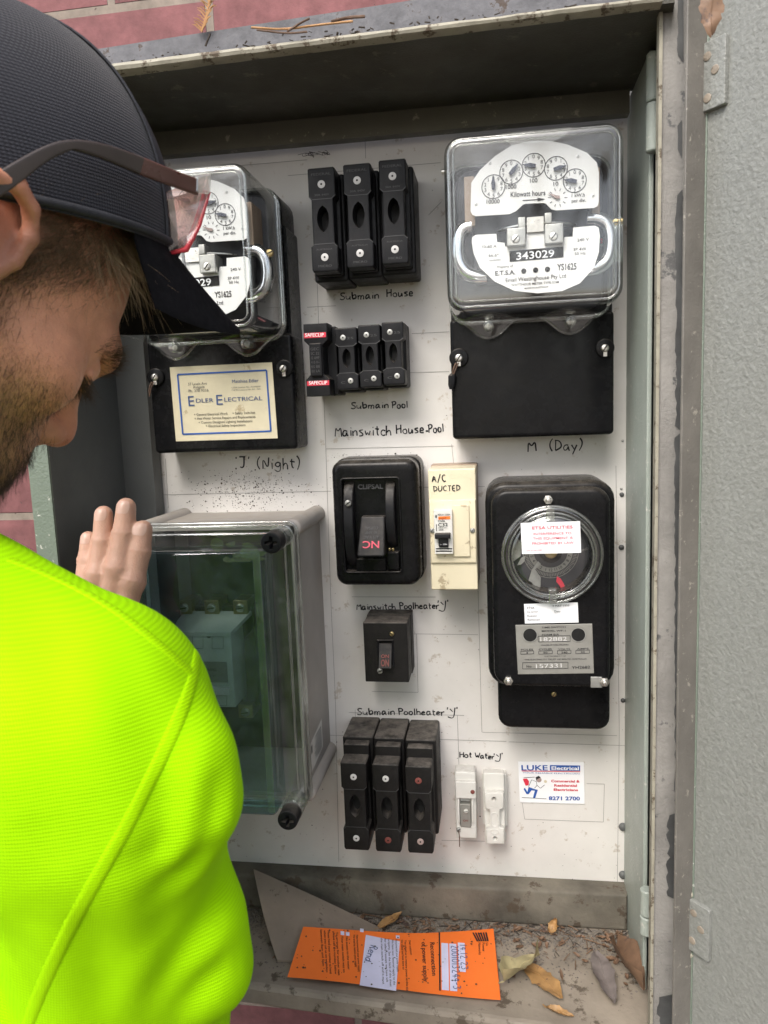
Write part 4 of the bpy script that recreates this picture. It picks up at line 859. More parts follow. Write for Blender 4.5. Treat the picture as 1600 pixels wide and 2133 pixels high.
# ---- white switch-fuse and white fuse under Hot Water
c6 = lambda x, y: (660 + x / 3.636, 1440 + y / 3.636)
def white_switch():
    d = .028; x0, x1, z0, z1 = rc(d, *c6(1050, 612), *c6(1207, 1118))
    t = thing('switch_fuse', 'white switch fuse with a grey slider, left of the pair under Hot Water', 'fuse', ((x0 + x1) / 2, 0, z0))
    X = rc(d, *c6(1080, 812), *c6(1172, 1024)); b = MB(); b.prism(rrect(x0, x1, z0, at(968, 1593, 0).z, .002), 0, -.012, .001); b.build('base', M['wht'], t)
    c = MB(); c.prism(rrect(x0, x1, z0, z1, .0025), -.0125, -d, .0018, holes=[(rrect(*X), .006)]); cov = c.build('cover', M['wht'], t)
    u = MB(); u.box(*rc(d, *c6(1052, 672), *c6(1206, 800)), -d + .001, -d - .004, .001, .001); u.build('head_block', M['wht'], cov)
    for a in (1068, 1174): g = MB(); g.box(*rc(d, *c6(a, 800), *c6(a + 15, 985)), -d, -d - .003, .0005, .0006); g.build('guide_rail', M['wht'], cov)
    s = MB(); s.box(X[0] + .0008, X[1] - .0008, X[2] - .0005, X[3] - .006, -d + .0058, -d - .001, .0006, .0006); sl = s.build('slider', M['nplate'], t)
    screw(sl, *c6(1130, 905), d + .001, 4.5, 'wht', ang=10); mb_text(sl, 'washerr', [('ON', d + .001, c6(1108, 985), c6(1146, 985), 4, .02)])
    screw(cov, *c6(1180, 762), d + .004, 4.6, 'washerr', False, .001, 'indicator'); screw(cov, *c6(1074, 1046), d, 4.8, 'zinc')
    w_ = MB(); p = at(*c6(1074, 1060), d + .003); w_.tube(chaikin([tuple(p), tuple(p + Vector((.001, -.001, -.008))), tuple(p + Vector((.0005, 0, -.017)))], 2, False), .0005, 5); w_.build('seal_wire', M['twig'], cov)
white_switch()
def white_fuse():
    d = .026; x0, x1, z0, z1 = rc(d, *c6(1268, 645), *c6(1424, 1162))
    t = thing('fuse_holder', 'white fuse holder with raised oval lettering, right of the pair under Hot Water', 'fuse', ((x0 + x1) / 2, 0, z0))
    b = MB(); b.prism(rrect(x0 - .0015, x1 + .0025, z0 + .012, at(1030, 1603, 0).z, .001), 0, -.010, .0008); b.build('base', M['wht'], t)
    k = MB(); k.prism(rrect(x0, x1, z0, z1, .0015), -.0105, -.019, .001); k.build('body', M['wht'], t)
    P = [(1272, 768), (1416, 768), (1414, 888), (1386, 900), (1386, 1030), (1418, 1044), (1420, 1158), (1284, 1158), (1282, 1044), (1312, 1032), (1308, 900), (1276, 888)]
    c = MB(); hl_ = [(disc(*xz(*c6(1342, 818), d), .0026, 16), .006), (disc(*xz(*c6(1350, 1116), d), .0026, 16), .006)]
    c.prism(poly(d, [c6(*q) for q in P]), -.018, -d, .0012, holes=hl_); car = c.build('carrier', M['wht'], t)
    v = MB()
    for q in ((1342, 818), (1350, 1116)): v = MB(); v.flat(disc(*xz(*c6(*q), d), .0019, 14), -d + .0055); v.build('screw_hole', M['void'], car, smooth=0)
    e = MB(); ce = xz(*c6(1348, 972), d); e.tube([(x, -d - .0002, z) for x, z in rrect(ce[0] - .0034, ce[0] + .0034, ce[1] - .0075, ce[1] + .0075, .0033)], .0004, 6, closed=True); e.build('oval_rim', M['wht'], car); e = MB(); ce = xz(*c6(1346, 1062), d); e.tube([(x, -d - .0002, z) for x, z in disc(ce[0], ce[1], .0045, 20, .0024)], .0004, 6, closed=True)
    T(e, 'CLIPSAL', d, c6(1292, 884), c6(1402, 882), 5, .02, dy=0, ext=.05); e.build('embossing', M['wht'], car)
white_fuse()

# ---- time switch
cs = lambda x, y: (980 + x / 3.5556, 960 + y / 3.5556)
def time_switch():
    d1, d2 = .066, .082
    t = thing('time_switch', 'tall black time switch with a round clear window and red warning sticker', 'time switch', (at(1150, 1520, 0).x, 0, at(1150, 1520, .06).z))
    x0, x1, z0, z1 = rc(d1, 1014, 1003, 1282, 1432); b = MB(); b.box(x0, x1, z0, z1, 0, -d1, .018, .006, seg=4); b.build('case', M['bk'], t)
    X = rc(d2, *cs(163, 205), *cs(1040, 1680)); c = MB(); ctr = xz(*cs(602, 690), d2); u = mpp(*cs(602, 690), d2); Rw = 300 / 3.5556 * u
    c.prism(rrect(*X, .015, 7), -d1 + .001, -d2, .005, 4, holes=[(disc(*ctr, Rw, 40), .02)]); cov = c.build('cover', M['bk'], t)
    # dial behind the window
    D = d2 - .014; dd = MB(); dd.prism(disc(*ctr, Rw * .985, 40), -d2 + .0205, -D); dial = dd.build('dial', M['innards'], t, smooth=0)
    q = MB(); cd_ = (ctr[0], ctr[1]); r1, r2 = Rw * .43, Rw * .56
    n = 60; q.add([(cd_[0] + r * math.cos(6.2832 * i / n), -D - .0008, cd_[1] + r * math.sin(6.2832 * i / n)) for i in range(n) for r in (r1, r2)], [(2 * i, 2 * i + 1, (2 * i + 3) % (2 * n), (2 * i + 2) % (2 * n)) for i in range(n)])
    scale = q.build('hour_ring', M['nplate'], t, smooth=0)
    q = MB()
    for i in range(24):
        a = RAD(-90 - 15 * (i - 12)); s = str(i % 12 or 12); vs, fs = glyphs(s, .015); xm = (min(v[0] for v in vs) + max(v[0] for v in vs)) / 2; rr = Rw * .49; sc = .0038
        ca, sa = math.cos(a + math.pi / 2), math.sin(a + math.pi / 2)
        q.add([(cd_[0] + rr * math.cos(a) + ((v[0] - xm) * ca - (v[1] - .35) * sa) * sc, -D - .0012, cd_[1] + rr * math.sin(a) + ((v[0] - xm) * sa + (v[1] - .35) * ca) * sc) for v in vs], fs)
    q.build('hour_numbers', M['ink'], scale, smooth=0)
    q = MB()
    for i in range(96):
        a = RAD(3.75 * i); q.ribbon([(cd_[0] + r * math.cos(a), cd_[1] + r * math.sin(a)) for r in (Rw * .58, Rw * (.66 if i % 4 else .69))], .0006, -D - .0008)
    q.ring(cd_[0], cd_[1], Rw * .70, .0005, -D - .0008, 60); q.build('tick_ring', M['nplate'], dial, smooth=0)
    h = MB(); h.cyl(*cd_, Rw * .17, -D, -D - .006, .001); h.build('hub', M['brass'], dial)
    h = MB(); h.cyl(*cd_, Rw * .30, -D, -D - .002, .0008); h.build('hub_collar', M['bk'], dial)
    h = MB(); h.prism(poly(D, [cs(640, 852), cs(668, 868), cs(690, 905), cs(712, 975), cs(680, 972), cs(660, 920), cs(634, 890)]), -D - .001, -D - .003); h.build('red_pointer', M['red'], dial, smooth=0)
    for pts in ([(430, 880), (455, 800), (500, 740), (520, 760), (478, 800), (520, 860), (518, 930), (470, 930), (455, 895)], [(345, 770), (375, 715), (405, 700), (400, 740), (375, 762)], [(300, 690), (340, 560), (378, 610), (372, 700), (320, 740)]):
        h = MB(); h.prism(poly(D, [cs(*z) for z in pts]), -D - .0015, -D - .003); h.build('tripper', M['zinc'], dial, smooth=0)
    mb_text(dial, 'nplate', [('ONLY', D + .003, cs(322, 730), cs(352, 650), 6), ('WIND', D, cs(800, 680), cs(876, 655), 5)])
    # window
    w_ = MB(); R2 = 372 / 3.5556 * u
    prof = [(R2, -d2), (R2 * .995, -d2 - .004), (R2 * .97, -d2 - .0065), (R2 * .90, -d2 - .007), (R2 * .86, -d2 - .006), (R2 * .83, -d2 - .0075), (R2 * .80, -d2 - .010), (R2 * .6, -d2 - .0112), (R2 * .3, -d2 - .0118), (0.0001, -d2 - .012)]
    n = 56; vs = [(ctr[0] + r * math.cos(6.2832 * i / n), y, ctr[1] + r * math.sin(6.2832 * i / n)) for r, y in prof for i in range(n)]
    fs = [(k * n + i, k * n + (i + 1) % n, (k + 1) * n + (i + 1) % n, (k + 1) * n + i) for k in range(len(prof) - 1) for i in range(n)]
    w_.add(vs, fs); win = w_.build('window', M['cover'], t, smooth=60)
    e = MB()
    for rr, yy, tr in ((R2 * .985, -d2 - .004, .0016), (R2 * .865, -d2 - .0062, .0011), (R2 * .80, -d2 - .0102, .0009)): e.tube([(ctr[0] + rr * math.cos(6.2832 * i / n), yy, ctr[1] + rr * math.sin(6.2832 * i / n)) for i in range(n)], tr, 7, closed=True)
    e.build('window_ring', M['coveredge'], win, smooth=60)
    for cy in (395, 1000): e = MB(); e.box(*rc(d2 + .008, *cs(562 if cy < 500 else 578, cy - 55), *cs(622 if cy < 500 else 640, cy + 52)), -d2 - .003, -d2 - .0125, .001, .001); e.build('clip', M['coveredge'], win)
    # stickers and nameplate
    ds = d2 + .0128
    q = MB(); pp_ = [cs(372, 460), cs(812, 447), cs(820, 680), cs(382, 690)]; P = [at(x, y, ds) for x, y in pp_]; q.hexa([tuple(v) for v in P] + [(v.x, v.y - .0003, v.z) for v in P]); st = q.build('warning_sticker', M['paper'], t, smooth=0)
    mb_text(st, 'pink', [('ETSA UTILITIES', ds, cs(457, 507), cs(757, 499), 6.6, .012), ('INTERFERENCE TO', ds, cs(467, 549), cs(748, 542), 5.2, .008), ('THIS EQUIPMENT IS', ds, cs(462, 583), cs(757, 577), 5.2, .008), ('PROHIBITED BY LAW', ds, cs(457, 620), cs(765, 613), 5.4, .008), ('UH-5174-7/00', ds, cs(413, 669), cs(530, 666), 3.6)], dy=.0008)
    ds = d2 + .0002
    q = MB(); pp_ = [cs(397, 1060), cs(795, 1048), cs(801, 1196), cs(404, 1204)]; P = [at(x, y, ds) for x, y in pp_]; q.hexa([tuple(v) for v in P] + [(v.x, v.y - .0003, v.z) for v in P]); st = q.build('record_sticker', M['paper'], t, smooth=0)
    mb_text(st, 'greyink', [('ETSA', ds, cs(420, 1095), cs(474, 1094), 4.6), ('1st Error', ds, cs(422, 1124), cs(502, 1122), 4.6), ('Reason', ds, cs(422, 1154), cs(494, 1152), 4.6), ('Removed', ds, cs(424, 1182), cs(512, 1180), 4.6), ('Date', ds, cs(622, 1121), cs(666, 1120), 4.6), ('4 MAY 1999', ds, cs(606, 1080), cs(732, 1077), 4.4)], dy=.0008)
    NP = poly(d2, chaikin([cs(333, 1215), cs(902, 1205), cs(915, 1572), cs(352, 1580)], 0)); np_ = MB()
    h1 = disc(*xz(*cs(441, 1287), d2), 54 / 3.5556 * u, 22); h2 = disc(*xz(*cs(798, 1285), d2), 54 / 3.5556 * u, 22)
    np_.prism(NP, -d2 + .0004, -d2 - .0008, .0003, 2); pn = np_.build('nameplate', M['nplate'], t, smooth=0)
    q = MB(); q.flat(h1, -d2 - .0011); q.build('viewing_hole', M['void'], pn, smooth=0); q = MB(); q.flat(h2, -d2 - .0011); q.build('viewing_hole', M['void'], pn, smooth=0)
    q = MB(); q.ring(*xz(*cs(441, 1287), d2), 54 / 3.5556 * u, .0007, -d2 - .0014); q.build('hole_rim', M['zinc'], pn, smooth=0); q = MB(); q.ring(*xz(*cs(798, 1285), d2), 54 / 3.5556 * u, .0007, -d2 - .0014); q.build('hole_rim', M['zinc'], pn, smooth=0)
    it = [('TIME SWITCH', (528, 1238), (704, 1234), 3.6), ('MODEL WF-1', (528, 1264), (704, 1261), 3.6), ('FORM E/A', (530, 1292), (656, 1289), 3.6), ('WARBURTON FRANKI', (522, 1367), (726, 1364), 2.8), ('POLES', (375, 1402), (464, 1400), 3.4), ('CYCLES', (506, 1399), (602, 1397), 3.4), ('VOLTS', (648, 1398), (738, 1396), 3.4), ('AMPS', (788, 1396), (875, 1393), 3.4), ('1', (416, 1425), (424, 1425), 3.6), ('50', (540, 1423), (570, 1422), 3.6), ('240', (672, 1422), (718, 1421), 3.6), ('30', (816, 1420), (846, 1419), 3.6), ('THE PROPERTY OF', (545, 1448), (706, 1446), 2), ('THE ELECTRICITY TRUST OF SOUTH AUSTRALIA', (400, 1475), (862, 1468), 2.8), ('No', (415, 1528), (452, 1527), 5), ('YH2682', (750, 1538), (886, 1534), 6)]
    q = MB()
    for s, a, b_, h in it: T(q, s, d2, cs(*a), cs(*b_), h, .01, dy=.0011)
    for a, b_, c_, e_ in ((502, 1296, 738, 1338), (373, 1408, 468, 1430), (506, 1406, 606, 1429), (644, 1404, 744, 1428), (780, 1402, 882, 1426), (386, 1492, 722, 1538)):
        p = [cs(a, b_), cs(c_, b_ - 4), cs(c_, e_ - 4), cs(a, e_)]
        for i in range(4): q.ribbon([xz(*p[i], d2), xz(*p[(i + 1) % 4], d2)], .0004, -d2 - .0011)
    q.build('lettering', M['ink'], pn, smooth=0)
    mb_text(pn, 'washer', [('182882', d2, cs(518, 1334), cs(714, 1330), 9), ('157331', d2, cs(486, 1533), cs(676, 1527), 9)], 'stamped_number', dy=.0012)
    screw(cov, *cs(575, 286), d2, 8, 'steel', hexa_=True, hgt=.004, name='nut'); screw(cov, *cs(281, 1624), d2, 8, 'steel', hexa_=True, hgt=.004, name='nut'); screw(cov, *cs(992, 1633), d2, 8, 'steel', hexa_=True, hgt=.004, name='nut')
    g = MB(); g.box(*rc(d2, *cs(890, 1598), *cs(975, 1678)), -d2 + .0004, -d2 - .001, .0005, .0004); g.build('seal_tag', M['zinc'], cov)
    g = MB(); g.box(*rc(.055, *cs(205, 1560), *cs(1036, 1990)), 0, -.055, .012, .004); tc = g.build('terminal_cover', M['bk'], t)
    screw(tc, *cs(618, 1725), .055, 6, 'brass', ang=60)
time_switch()

# ---- grey enclosure with a clear lid, and the contactor inside it
ce_ = lambda x, y: (280 + x / 2.8068, 1020 + y / 2.8068)
def enclosure():
    DBx, DL, DW = .098, .114, .142
    x1 = at(676, 1300, 0).x; x0 = at(384, 1100, 0).x; z1 = at(520, 1066, 0).z; z0 = at(600, 1562, 0).z
    t = thing('enclosure_box', 'grey plastic enclosure with a deep clear lid and black corner screws', 'enclosure', ((x0 + x1) / 2, 0, z0))
    b = MB(); p = rrect(x0, x1, z0, z1, .004); hole = rrect(x0 + .004, x1 - .004, z0 + .004, z1 - .004, .003); b.prism(p, 0, -DBx, 0, holes=[(hole, DBx - .006)]); body = b.build('box_body', M['greybox'], t)
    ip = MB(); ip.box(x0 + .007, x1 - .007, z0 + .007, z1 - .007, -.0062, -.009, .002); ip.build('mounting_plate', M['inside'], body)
    ip = MB(); zt3 = z1 - .0045  # black liners added as painted shade inside the grey box
    ip.slab(x0 + .0042, x0 + .0050, -.080, -.009, z0 + .006, zt3); ip.build('shade_liner', M['inside'], body, smooth=0); ip = MB(); ip.slab(x1 - .0050, x1 - .0042, -.080, -.009, z0 + .006, zt3); ip.build('shade_liner', M['inside'], body, smooth=0)
    for cx, cz in ((x1 - .002, z1 - .003), (x0 + .002, z1 - .003), (x1 - .002, z0 + .003), (x0 + .002, z0 + .003)):
        g = MB(); g.cyl(cx, cz, .0085, -.0004, -DBx, .003, 24); g.build('corner_post', M['greybox'], body)
    # lid: flat rim shell + raised window + inner step
    L = (x0 - .003, x1 + .003, z0 - .003, z1 + .003)
    W = (x0 + .012, x1 - .018, z0 + .004, z1 - .016)
    r = MB(); r.prism(rrect(*L, .009, 6), -DBx + .004, -DL, .002, 3, holes=[(rrect(*W, .004, 5), -.0005)], back=False)
    lid = r.build('lid', M['lidrim'], t, smooth=45)
    e = MB()
    e.tube([(x, -DL - .0002, z) for x, z in ccw(rrect(L[0] + .001, L[1] - .001, L[2] + .001, L[3] - .001, .008, 6))], .0016, 8, closed=True)
    e.tube([(x, -DBx - .001, z) for x, z in ccw(rrect(L[0], L[1], L[2], L[3], .009, 6))], .0014, 6, closed=True)
    e.tube([(x, -DL - .0005, z) for x, z in ccw(rrect(L[0] + .008, L[1] - .008, L[2] + .006, L[3] - .008, .006, 6))], .0013, 6, closed=True)
    e.build('lid_rim', M['coveredge'], lid, smooth=60)
    w_ = MB(); w_.prism(rrect(*W, .006, 6), -DL + .001, -DW, .004, 4, back=False); win = w_.build('lid_window', M['lid'], t, smooth=50)
    f = MB(); rnd = random.Random(8)
    f.box(W[1] - .008, W[1] - .0015, W[2] + .004, W[3] - .002, -DW + .0002, -DW - .0008, .001)
    f.build('film_edge', M['film'], win, smooth=0)
    f = MB(); c = xz(*ce_(640, 370), DW)
    for _ in range(9):
        a = (c[0] + rnd.uniform(-.018, .016), c[1] + rnd.uniform(-.008, .009)); k = rnd.randint(5, 8); rr = rnd.uniform(.003, .008)
        f.flat([(a[0] + rr * 1.6 * rnd.uniform(.5, 1.2) * math.cos(6.283 * i / k), a[1] + rr * rnd.uniform(.3, 1) * math.sin(6.283 * i / k)) for i in range(k)], -DW - .0006 - rnd.uniform(0, .0008))
    f.flat(disc(*xz(*ce_(485, 320), DW), .006, 14), -DW - .0006); f.build('torn_film', M['film'], win, smooth=0)
    for (px, py) in (ce_(812, 235), ce_(868, 1945)):
        pass
    for cx, cz in ((L[1] - .0095, L[3] - .0105), (L[1] - .0095, L[2] + .0085), (L[0] + .0095, L[2] + .0085), (L[0] + .0095, L[3] - .0105)):
        g = MB(); g.cyl(cx, cz, .0095, -DL + .001, -DW + .006, .001, 24); g.build('screw_sleeve', M['lidrim'], lid)
        k = MB(); cr = []
        for i in range(4):
            a = RAD(90 * i)
            for rr, da in ((.0026, -45), (.0058, -14), (.0058, 14)): cr.append((cx + rr * math.cos(a + RAD(da)), cz + rr * math.sin(a + RAD(da))))
        k.prism(disc(cx, cz, .0092, 28), -DW + .008, -DW - .008, .0012, 3, holes=[(cr, .006)]); k.build('lid_screw', M['bkm'], lid)
    q = MB(); X = x1 + .0004                                      # rating sticker on the right side
    P = [(X, -.035, z0 + .052), (X, -.085, z0 + .047), (X, -.085, z0 + .018), (X, -.035, z0 + .022)]; q.add(P, [(0, 1, 2, 3)]); st = q.build('rating_sticker', M['wht'], t, smooth=0)
    q = MB()
    for k in range(8):
        z = z0 + .045 - k * .003; q.add([(X + .0003, -.040, z), (X + .0003, -.072 + rnd.uniform(0, .02), z), (X + .0003, -.072, z + .0013), (X + .0003, -.040, z + .0013)], [(0, 1, 2, 3)])
    q.add([(X + .0003, -.078, z0 + .044), (X + .0003, -.083, z0 + .044), (X + .0003, -.083, z0 + .036), (X + .0003, -.078, z0 + .036)], [(0, 1, 2, 3)]); q.build('print_lines', M['greyink'], st, smooth=0)
    # contactor
    d = .062; X0, X1, Z0, Z1 = rc(d, *ce_(215, 850), *ce_(578, 1270)); k = thing('contactor', 'pale grey-green contactor seen through the clear lid of the grey enclosure', 'contactor', ((X0 + X1) / 2, 0, Z0))
    b = MB(); b.box(X0 - .004, X1 + .012, Z0 - .012, Z1 + .020, -.009, -.026, .001); b.build('base', M['bkm'], k)
    b = MB(); b.box(X0, X1, Z0, Z1, -.026, -d, .001, .001); b.build('body', M['contact'], k)
    b = MB(); b.hexa([(X0 - .002, -d - .001, Z1 - .001), (X1, -d - .001, Z1 - .001), (X1 + .012, -.03, Z1 + .012), (X0 + .006, -.03, Z1 + .012), (X0 - .002, -d - .001, Z1 + .003), (X1, -d - .001, Z1 + .003), (X1 + .012, -.03, Z1 + .016), (X0 + .006, -.03, Z1 + .016)]); b.build('arc_cover', M['contact'], k, smooth=0)
    b = MB(); b.box(*rc(d, *ce_(330, 1005), *ce_(545, 1125)), -d + .0005, -d - .0006); lb = b.build('rating_label', M['nplate'], k, smooth=0)
    mb_text(lb, 'greyink', [('AEG', d, ce_(425, 1058), ce_(482, 1058), 5, .02), ('LS 27', d, ce_(430, 1092), ce_(480, 1092), 4)], dy=.001)
    b = MB(); b.box(*rc(d, *ce_(330, 1150), *ce_(560, 1195)), -d + .0005, -d - .003, .0008, .0006); b.build('marker_strip', M['wht'], k)
    q = MB()
    for a, b_, c_, e_ in ((340, 855, 402, 928), (455, 858, 520, 930), (480, 1205, 540, 1262)):
        p = [ce_(a, b_), ce_(c_, b_), ce_(c_, e_), ce_(a, e_)]
        for i in range(4): q.ribbon([xz(*p[i], d), xz(*p[(i + 1) % 4], d)], .0004, -d - .0003)
    q.flat(disc(*xz(*ce_(435, 850), d), .003, 14), -d - .0003); q.build('moulding_line', M['greyink'], k, smooth=0)
    for x, y in ((292, 690), (452, 690), (620, 690), (650, 1300)):
        b = MB(); b.box(*rc(.035, *ce_(x - 42, y - 42), *ce_(x + 42, y + 60 if y < 1000 else y + 35)), -.009, -.035, .001, .0005); tm = b.build('terminal', M['brass'], k); screw(tm, *ce_(x, y), .035, 9, 'steel', True, .003, 'screw', 10)
    b = MB(); b.prism(poly(.05, [ce_(640, 870), ce_(690, 820), ce_(755, 780), ce_(755, 1170), ce_(700, 1235), ce_(655, 1235)]), -.020, -.05, .001); b.build('side_cover', M['coveredge'], k)
enclosure()
# ================================================================== the electrician: one continuous body, clothing and hair as parts
class Field:
    def __init__(s, lo, hi, h):
        s.o = np.array(lo, np.float32); s.h = h; s.n = np.ceil((np.array(hi) - np.array(lo)) / h).astype(int) + 1
        s.F = np.full(s.n, .08, np.float32)
    def add(s, fn, lo, hi, k=.01, sub=False):
        m = .03 + k; a = np.maximum(0, np.floor((np.array(lo) - m - s.o) / s.h).astype(int)); b = np.minimum(s.n, np.ceil((np.array(hi) + m - s.o) / s.h).astype(int) + 1)
        if (b <= a).any(): return
        ax = [s.o[i] + s.h * np.arange(a[i], b[i], dtype=np.float32) for i in range(3)]
        P = np.stack(np.meshgrid(*ax, indexing='ij'), -1)
        d = fn(P).astype(np.float32); sl = tuple(slice(a[i], b[i]) for i in range(3)); A = s.F[sl]
        if sub:
            d = -d; hh = np.maximum(k - np.abs(A - d), 0) / k; s.F[sl] = np.maximum(A, d) + hh * hh * k * .25
        else:
            hh = np.maximum(k - np.abs(A - d), 0) / k; s.F[sl] = np.minimum(A, d) - hh * hh * k * .25
    def cap(s, a, b, ra, rb=None, k=.01, sub=False):
        a = np.array(a, np.float32); b = np.array(b, np.float32); rb = ra if rb is None else rb; ba = b - a; L2 = max(1e-9, float(ba @ ba))
        def fn(P):
            q = P - a; t = np.clip((q @ ba) / L2, 0, 1); return np.linalg.norm(q - t[..., None] * ba, axis=-1) - (ra + (rb - ra) * t)
        r = max(ra, rb); s.add(fn, np.minimum(a, b) - r, np.maximum(a, b) + r, k, sub)
    def chain(s, pts, rs, k=.01):
        for i in range(len(pts) - 1): s.cap(pts[i], pts[i + 1], rs[i], rs[i + 1], k)
    def ell(s, c, r, Rm=None, k=.01, sub=False):
        c = np.array(c, np.float32); r = np.array(r, np.float32); Rm = np.eye(3) if Rm is None else Rm
        def fn(P):
            q = (P - c) @ Rm.astype(np.float32); k0 = np.linalg.norm(q / r, axis=-1); k1 = np.linalg.norm(q / (r * r), axis=-1); return k0 * (k0 - 1) / np.maximum(k1, 1e-6)
        m = float(r.max()); s.add(fn, c - m, c + m, k, sub)
    def mesh(s):
        F = s.F; I = F < 0; nx, ny, nz = F.shape
        cnt = np.zeros((nx - 1, ny - 1, nz - 1), np.int8)
        for dx in (0, 1):
            for dy in (0, 1):
                for dz in (0, 1): cnt += I[dx:nx - 1 + dx, dy:ny - 1 + dy, dz:nz - 1 + dz]
        act = np.argwhere((cnt > 0) & (cnt < 8)); idx = np.full(cnt.shape, -1, np.int32); idx[tuple(act.T)] = np.arange(len(act))
        acc = np.zeros((len(act), 3)); w = np.zeros(len(act)); corners = [(x, y, z) for x in (0, 1) for y in (0, 1) for z in (0, 1)]
        val = {c: F[act[:, 0] + c[0], act[:, 1] + c[1], act[:, 2] + c[2]] for c in corners}
        for c in corners:
            for ax in range(3):
                if c[ax] == 0:
                    e = list(c); e[ax] = 1; e = tuple(e); va, vb = val[c], val[e]; m = (va < 0) != (vb < 0); t = np.where(m, va / np.where(m, va - vb, 1), 0)
                    p = np.tile(np.array(c, float), (len(act), 1)); p[:, ax] += t; acc[m] += p[m]; w[m] += 1
        V = s.o + s.h * (act + acc / w[:, None]); Q = []
        for ax in range(3):
            u, v = [(1, 2), (2, 0), (0, 1)][ax]; sa = [slice(None)] * 3; sb = [slice(None)] * 3; sa[ax] = slice(0, -1); sb[ax] = slice(1, None)
            A, B = I[tuple(sa)], I[tuple(sb)]; ed = np.argwhere(A != B); ed = ed[(ed[:, u] > 0) & (ed[:, v] > 0) & (ed[:, u] < F.shape[u] - 1) & (ed[:, v] < F.shape[v] - 1)]
            fl_ = A[tuple(ed.T)]; q = []
            for du_, dv in ((1, 1), (0, 1), (0, 0), (1, 0)):
                e = ed.copy(); e[:, u] -= du_; e[:, v] -= dv; q.append(idx[tuple(e.T)])
            q = np.stack(q, 1); q[~fl_] = q[~fl_][:, ::-1]; Q.append(q)
        return V, np.concatenate(Q)
def np_mesh(name, V, Q, m, parent, smooth=True):
    me = bpy.data.meshes.new(name); off = np.array(root_loc(parent)); me.from_pydata((V - off).tolist(), [], Q.tolist()); me.update()
    me.polygons.foreach_set('use_smooth', [True] * len(me.polygons)); me.materials.append(m)
    o = bpy.data.objects.new(name, me); COL.objects.link(o); o.parent = parent; return o
def relax(V, Q, it=2, lam=.5):
    E = np.concatenate([Q[:, [0, 1]], Q[:, [1, 2]], Q[:, [2, 3]], Q[:, [3, 0]]]); E = np.concatenate([E, E[:, ::-1]])
    n = np.bincount(E[:, 0], minlength=len(V)).astype(float); n[n == 0] = 1
    for k in range(it):
        for l in (lam, -lam * 1.03):
            S_ = np.stack([np.bincount(E[:, 0], V[E[:, 1], i], len(V)) for i in range(3)], 1) / n[:, None]; V = V + l * (S_ - V)
    return V
def eul(yaw, pit, rol):
    cy, sy, cp, sp, cr, sr = math.cos(yaw), math.sin(yaw), math.cos(pit), math.sin(pit), math.cos(rol), math.sin(rol)
    return np.array([[cy, -sy, 0], [sy, cy, 0], [0, 0, 1]]) @ np.array([[cp, 0, sp], [0, 1, 0], [-sp, 0, cp]]) @ np.array([[1, 0, 0], [0, cr, -sr], [0, sr, cr]])
HO = np.array([-.2905, -.3977, 1.5294]); HR_ = eul(RAD(63.4), RAD(43.3), RAD(7.1))
def hw(x, y, z): return HO + HR_ @ (np.array([x, y, z]) / 1000.0)          # head frame (mm: forward, left, up) to world
def toh(P): return (np.asarray(P) - HO) @ HR_ * 1000.0
def A3(px, py, d): return np.array(at(px, py, d))
T0, T1, SH, EL = A3(-150, 1330, .43), A3(165, 1510, .45), A3(215, 1660, .45), A3(268, 2290, .42)
tyaw = RAD(75); tf = np.array([math.cos(tyaw), math.sin(tyaw), 0]); tr_ = np.array([tf[1], -tf[0], 0]); TR = np.stack([tf, -tr_, [0, 0, 1]], 1)
SHL = SH - tr_ * .37; MID = (SH + SHL) / 2; C7 = MID - tf * .035 + np.array([0, 0, .075])
ELL = np.array([-.60, -.30, 1.10]); WR = A3(160, 1440, .185); FO = WR + (ELL - WR) * .5
PERSON = thing('person', 'person in a fluorescent yellow-green shirt and dark cap with one hand on the enclosure', 'person', (float(MID[0]), float(MID[1]), 0))
B_ = Field((-.67, -.62, .84), (-.09, -.12, 1.665), .0019)
def he(c, r, k=.012, sub=False, rot=None): B_.ell(hw(*c), np.array(r) / 1000.0, HR_ if rot is None else HR_ @ rot, k, sub)
def hc(pts, rs, k=.008, sub=False):
    for i in range(len(pts) - 1): B_.cap(hw(*pts[i]), hw(*pts[i + 1]), rs[i] / 1000.0, rs[i + 1] / 1000.0, k, sub)
# torso, neck, arms
B_.ell(MID - [0, 0, .16], (.105, .155, .22), TR, .03); B_.ell(MID - [0, 0, .36], (.095, .14, .20), TR, .04); B_.ell(MID - [0, 0, .45], (.105, .15, .13), TR, .04)
B_.chain([SHL, MID - tf * .02 + [0, 0, .03], SH], [.045, .06, .045], .04)
B_.chain([SH, EL], [.046, .036], .02); B_.chain([SHL, ELL, FO, WR], [.046, .038, .036, .026], .02)
WRR = EL + np.array([-.035, .035, -.235]); B_.chain([EL, WRR], [.036, .028], .015)
B_.chain([C7 - [0, 0, .05], C7 + tf * .02 + [0, 0, .02], hw(-22, 0, -30)], [.068, .060, .056], .03)
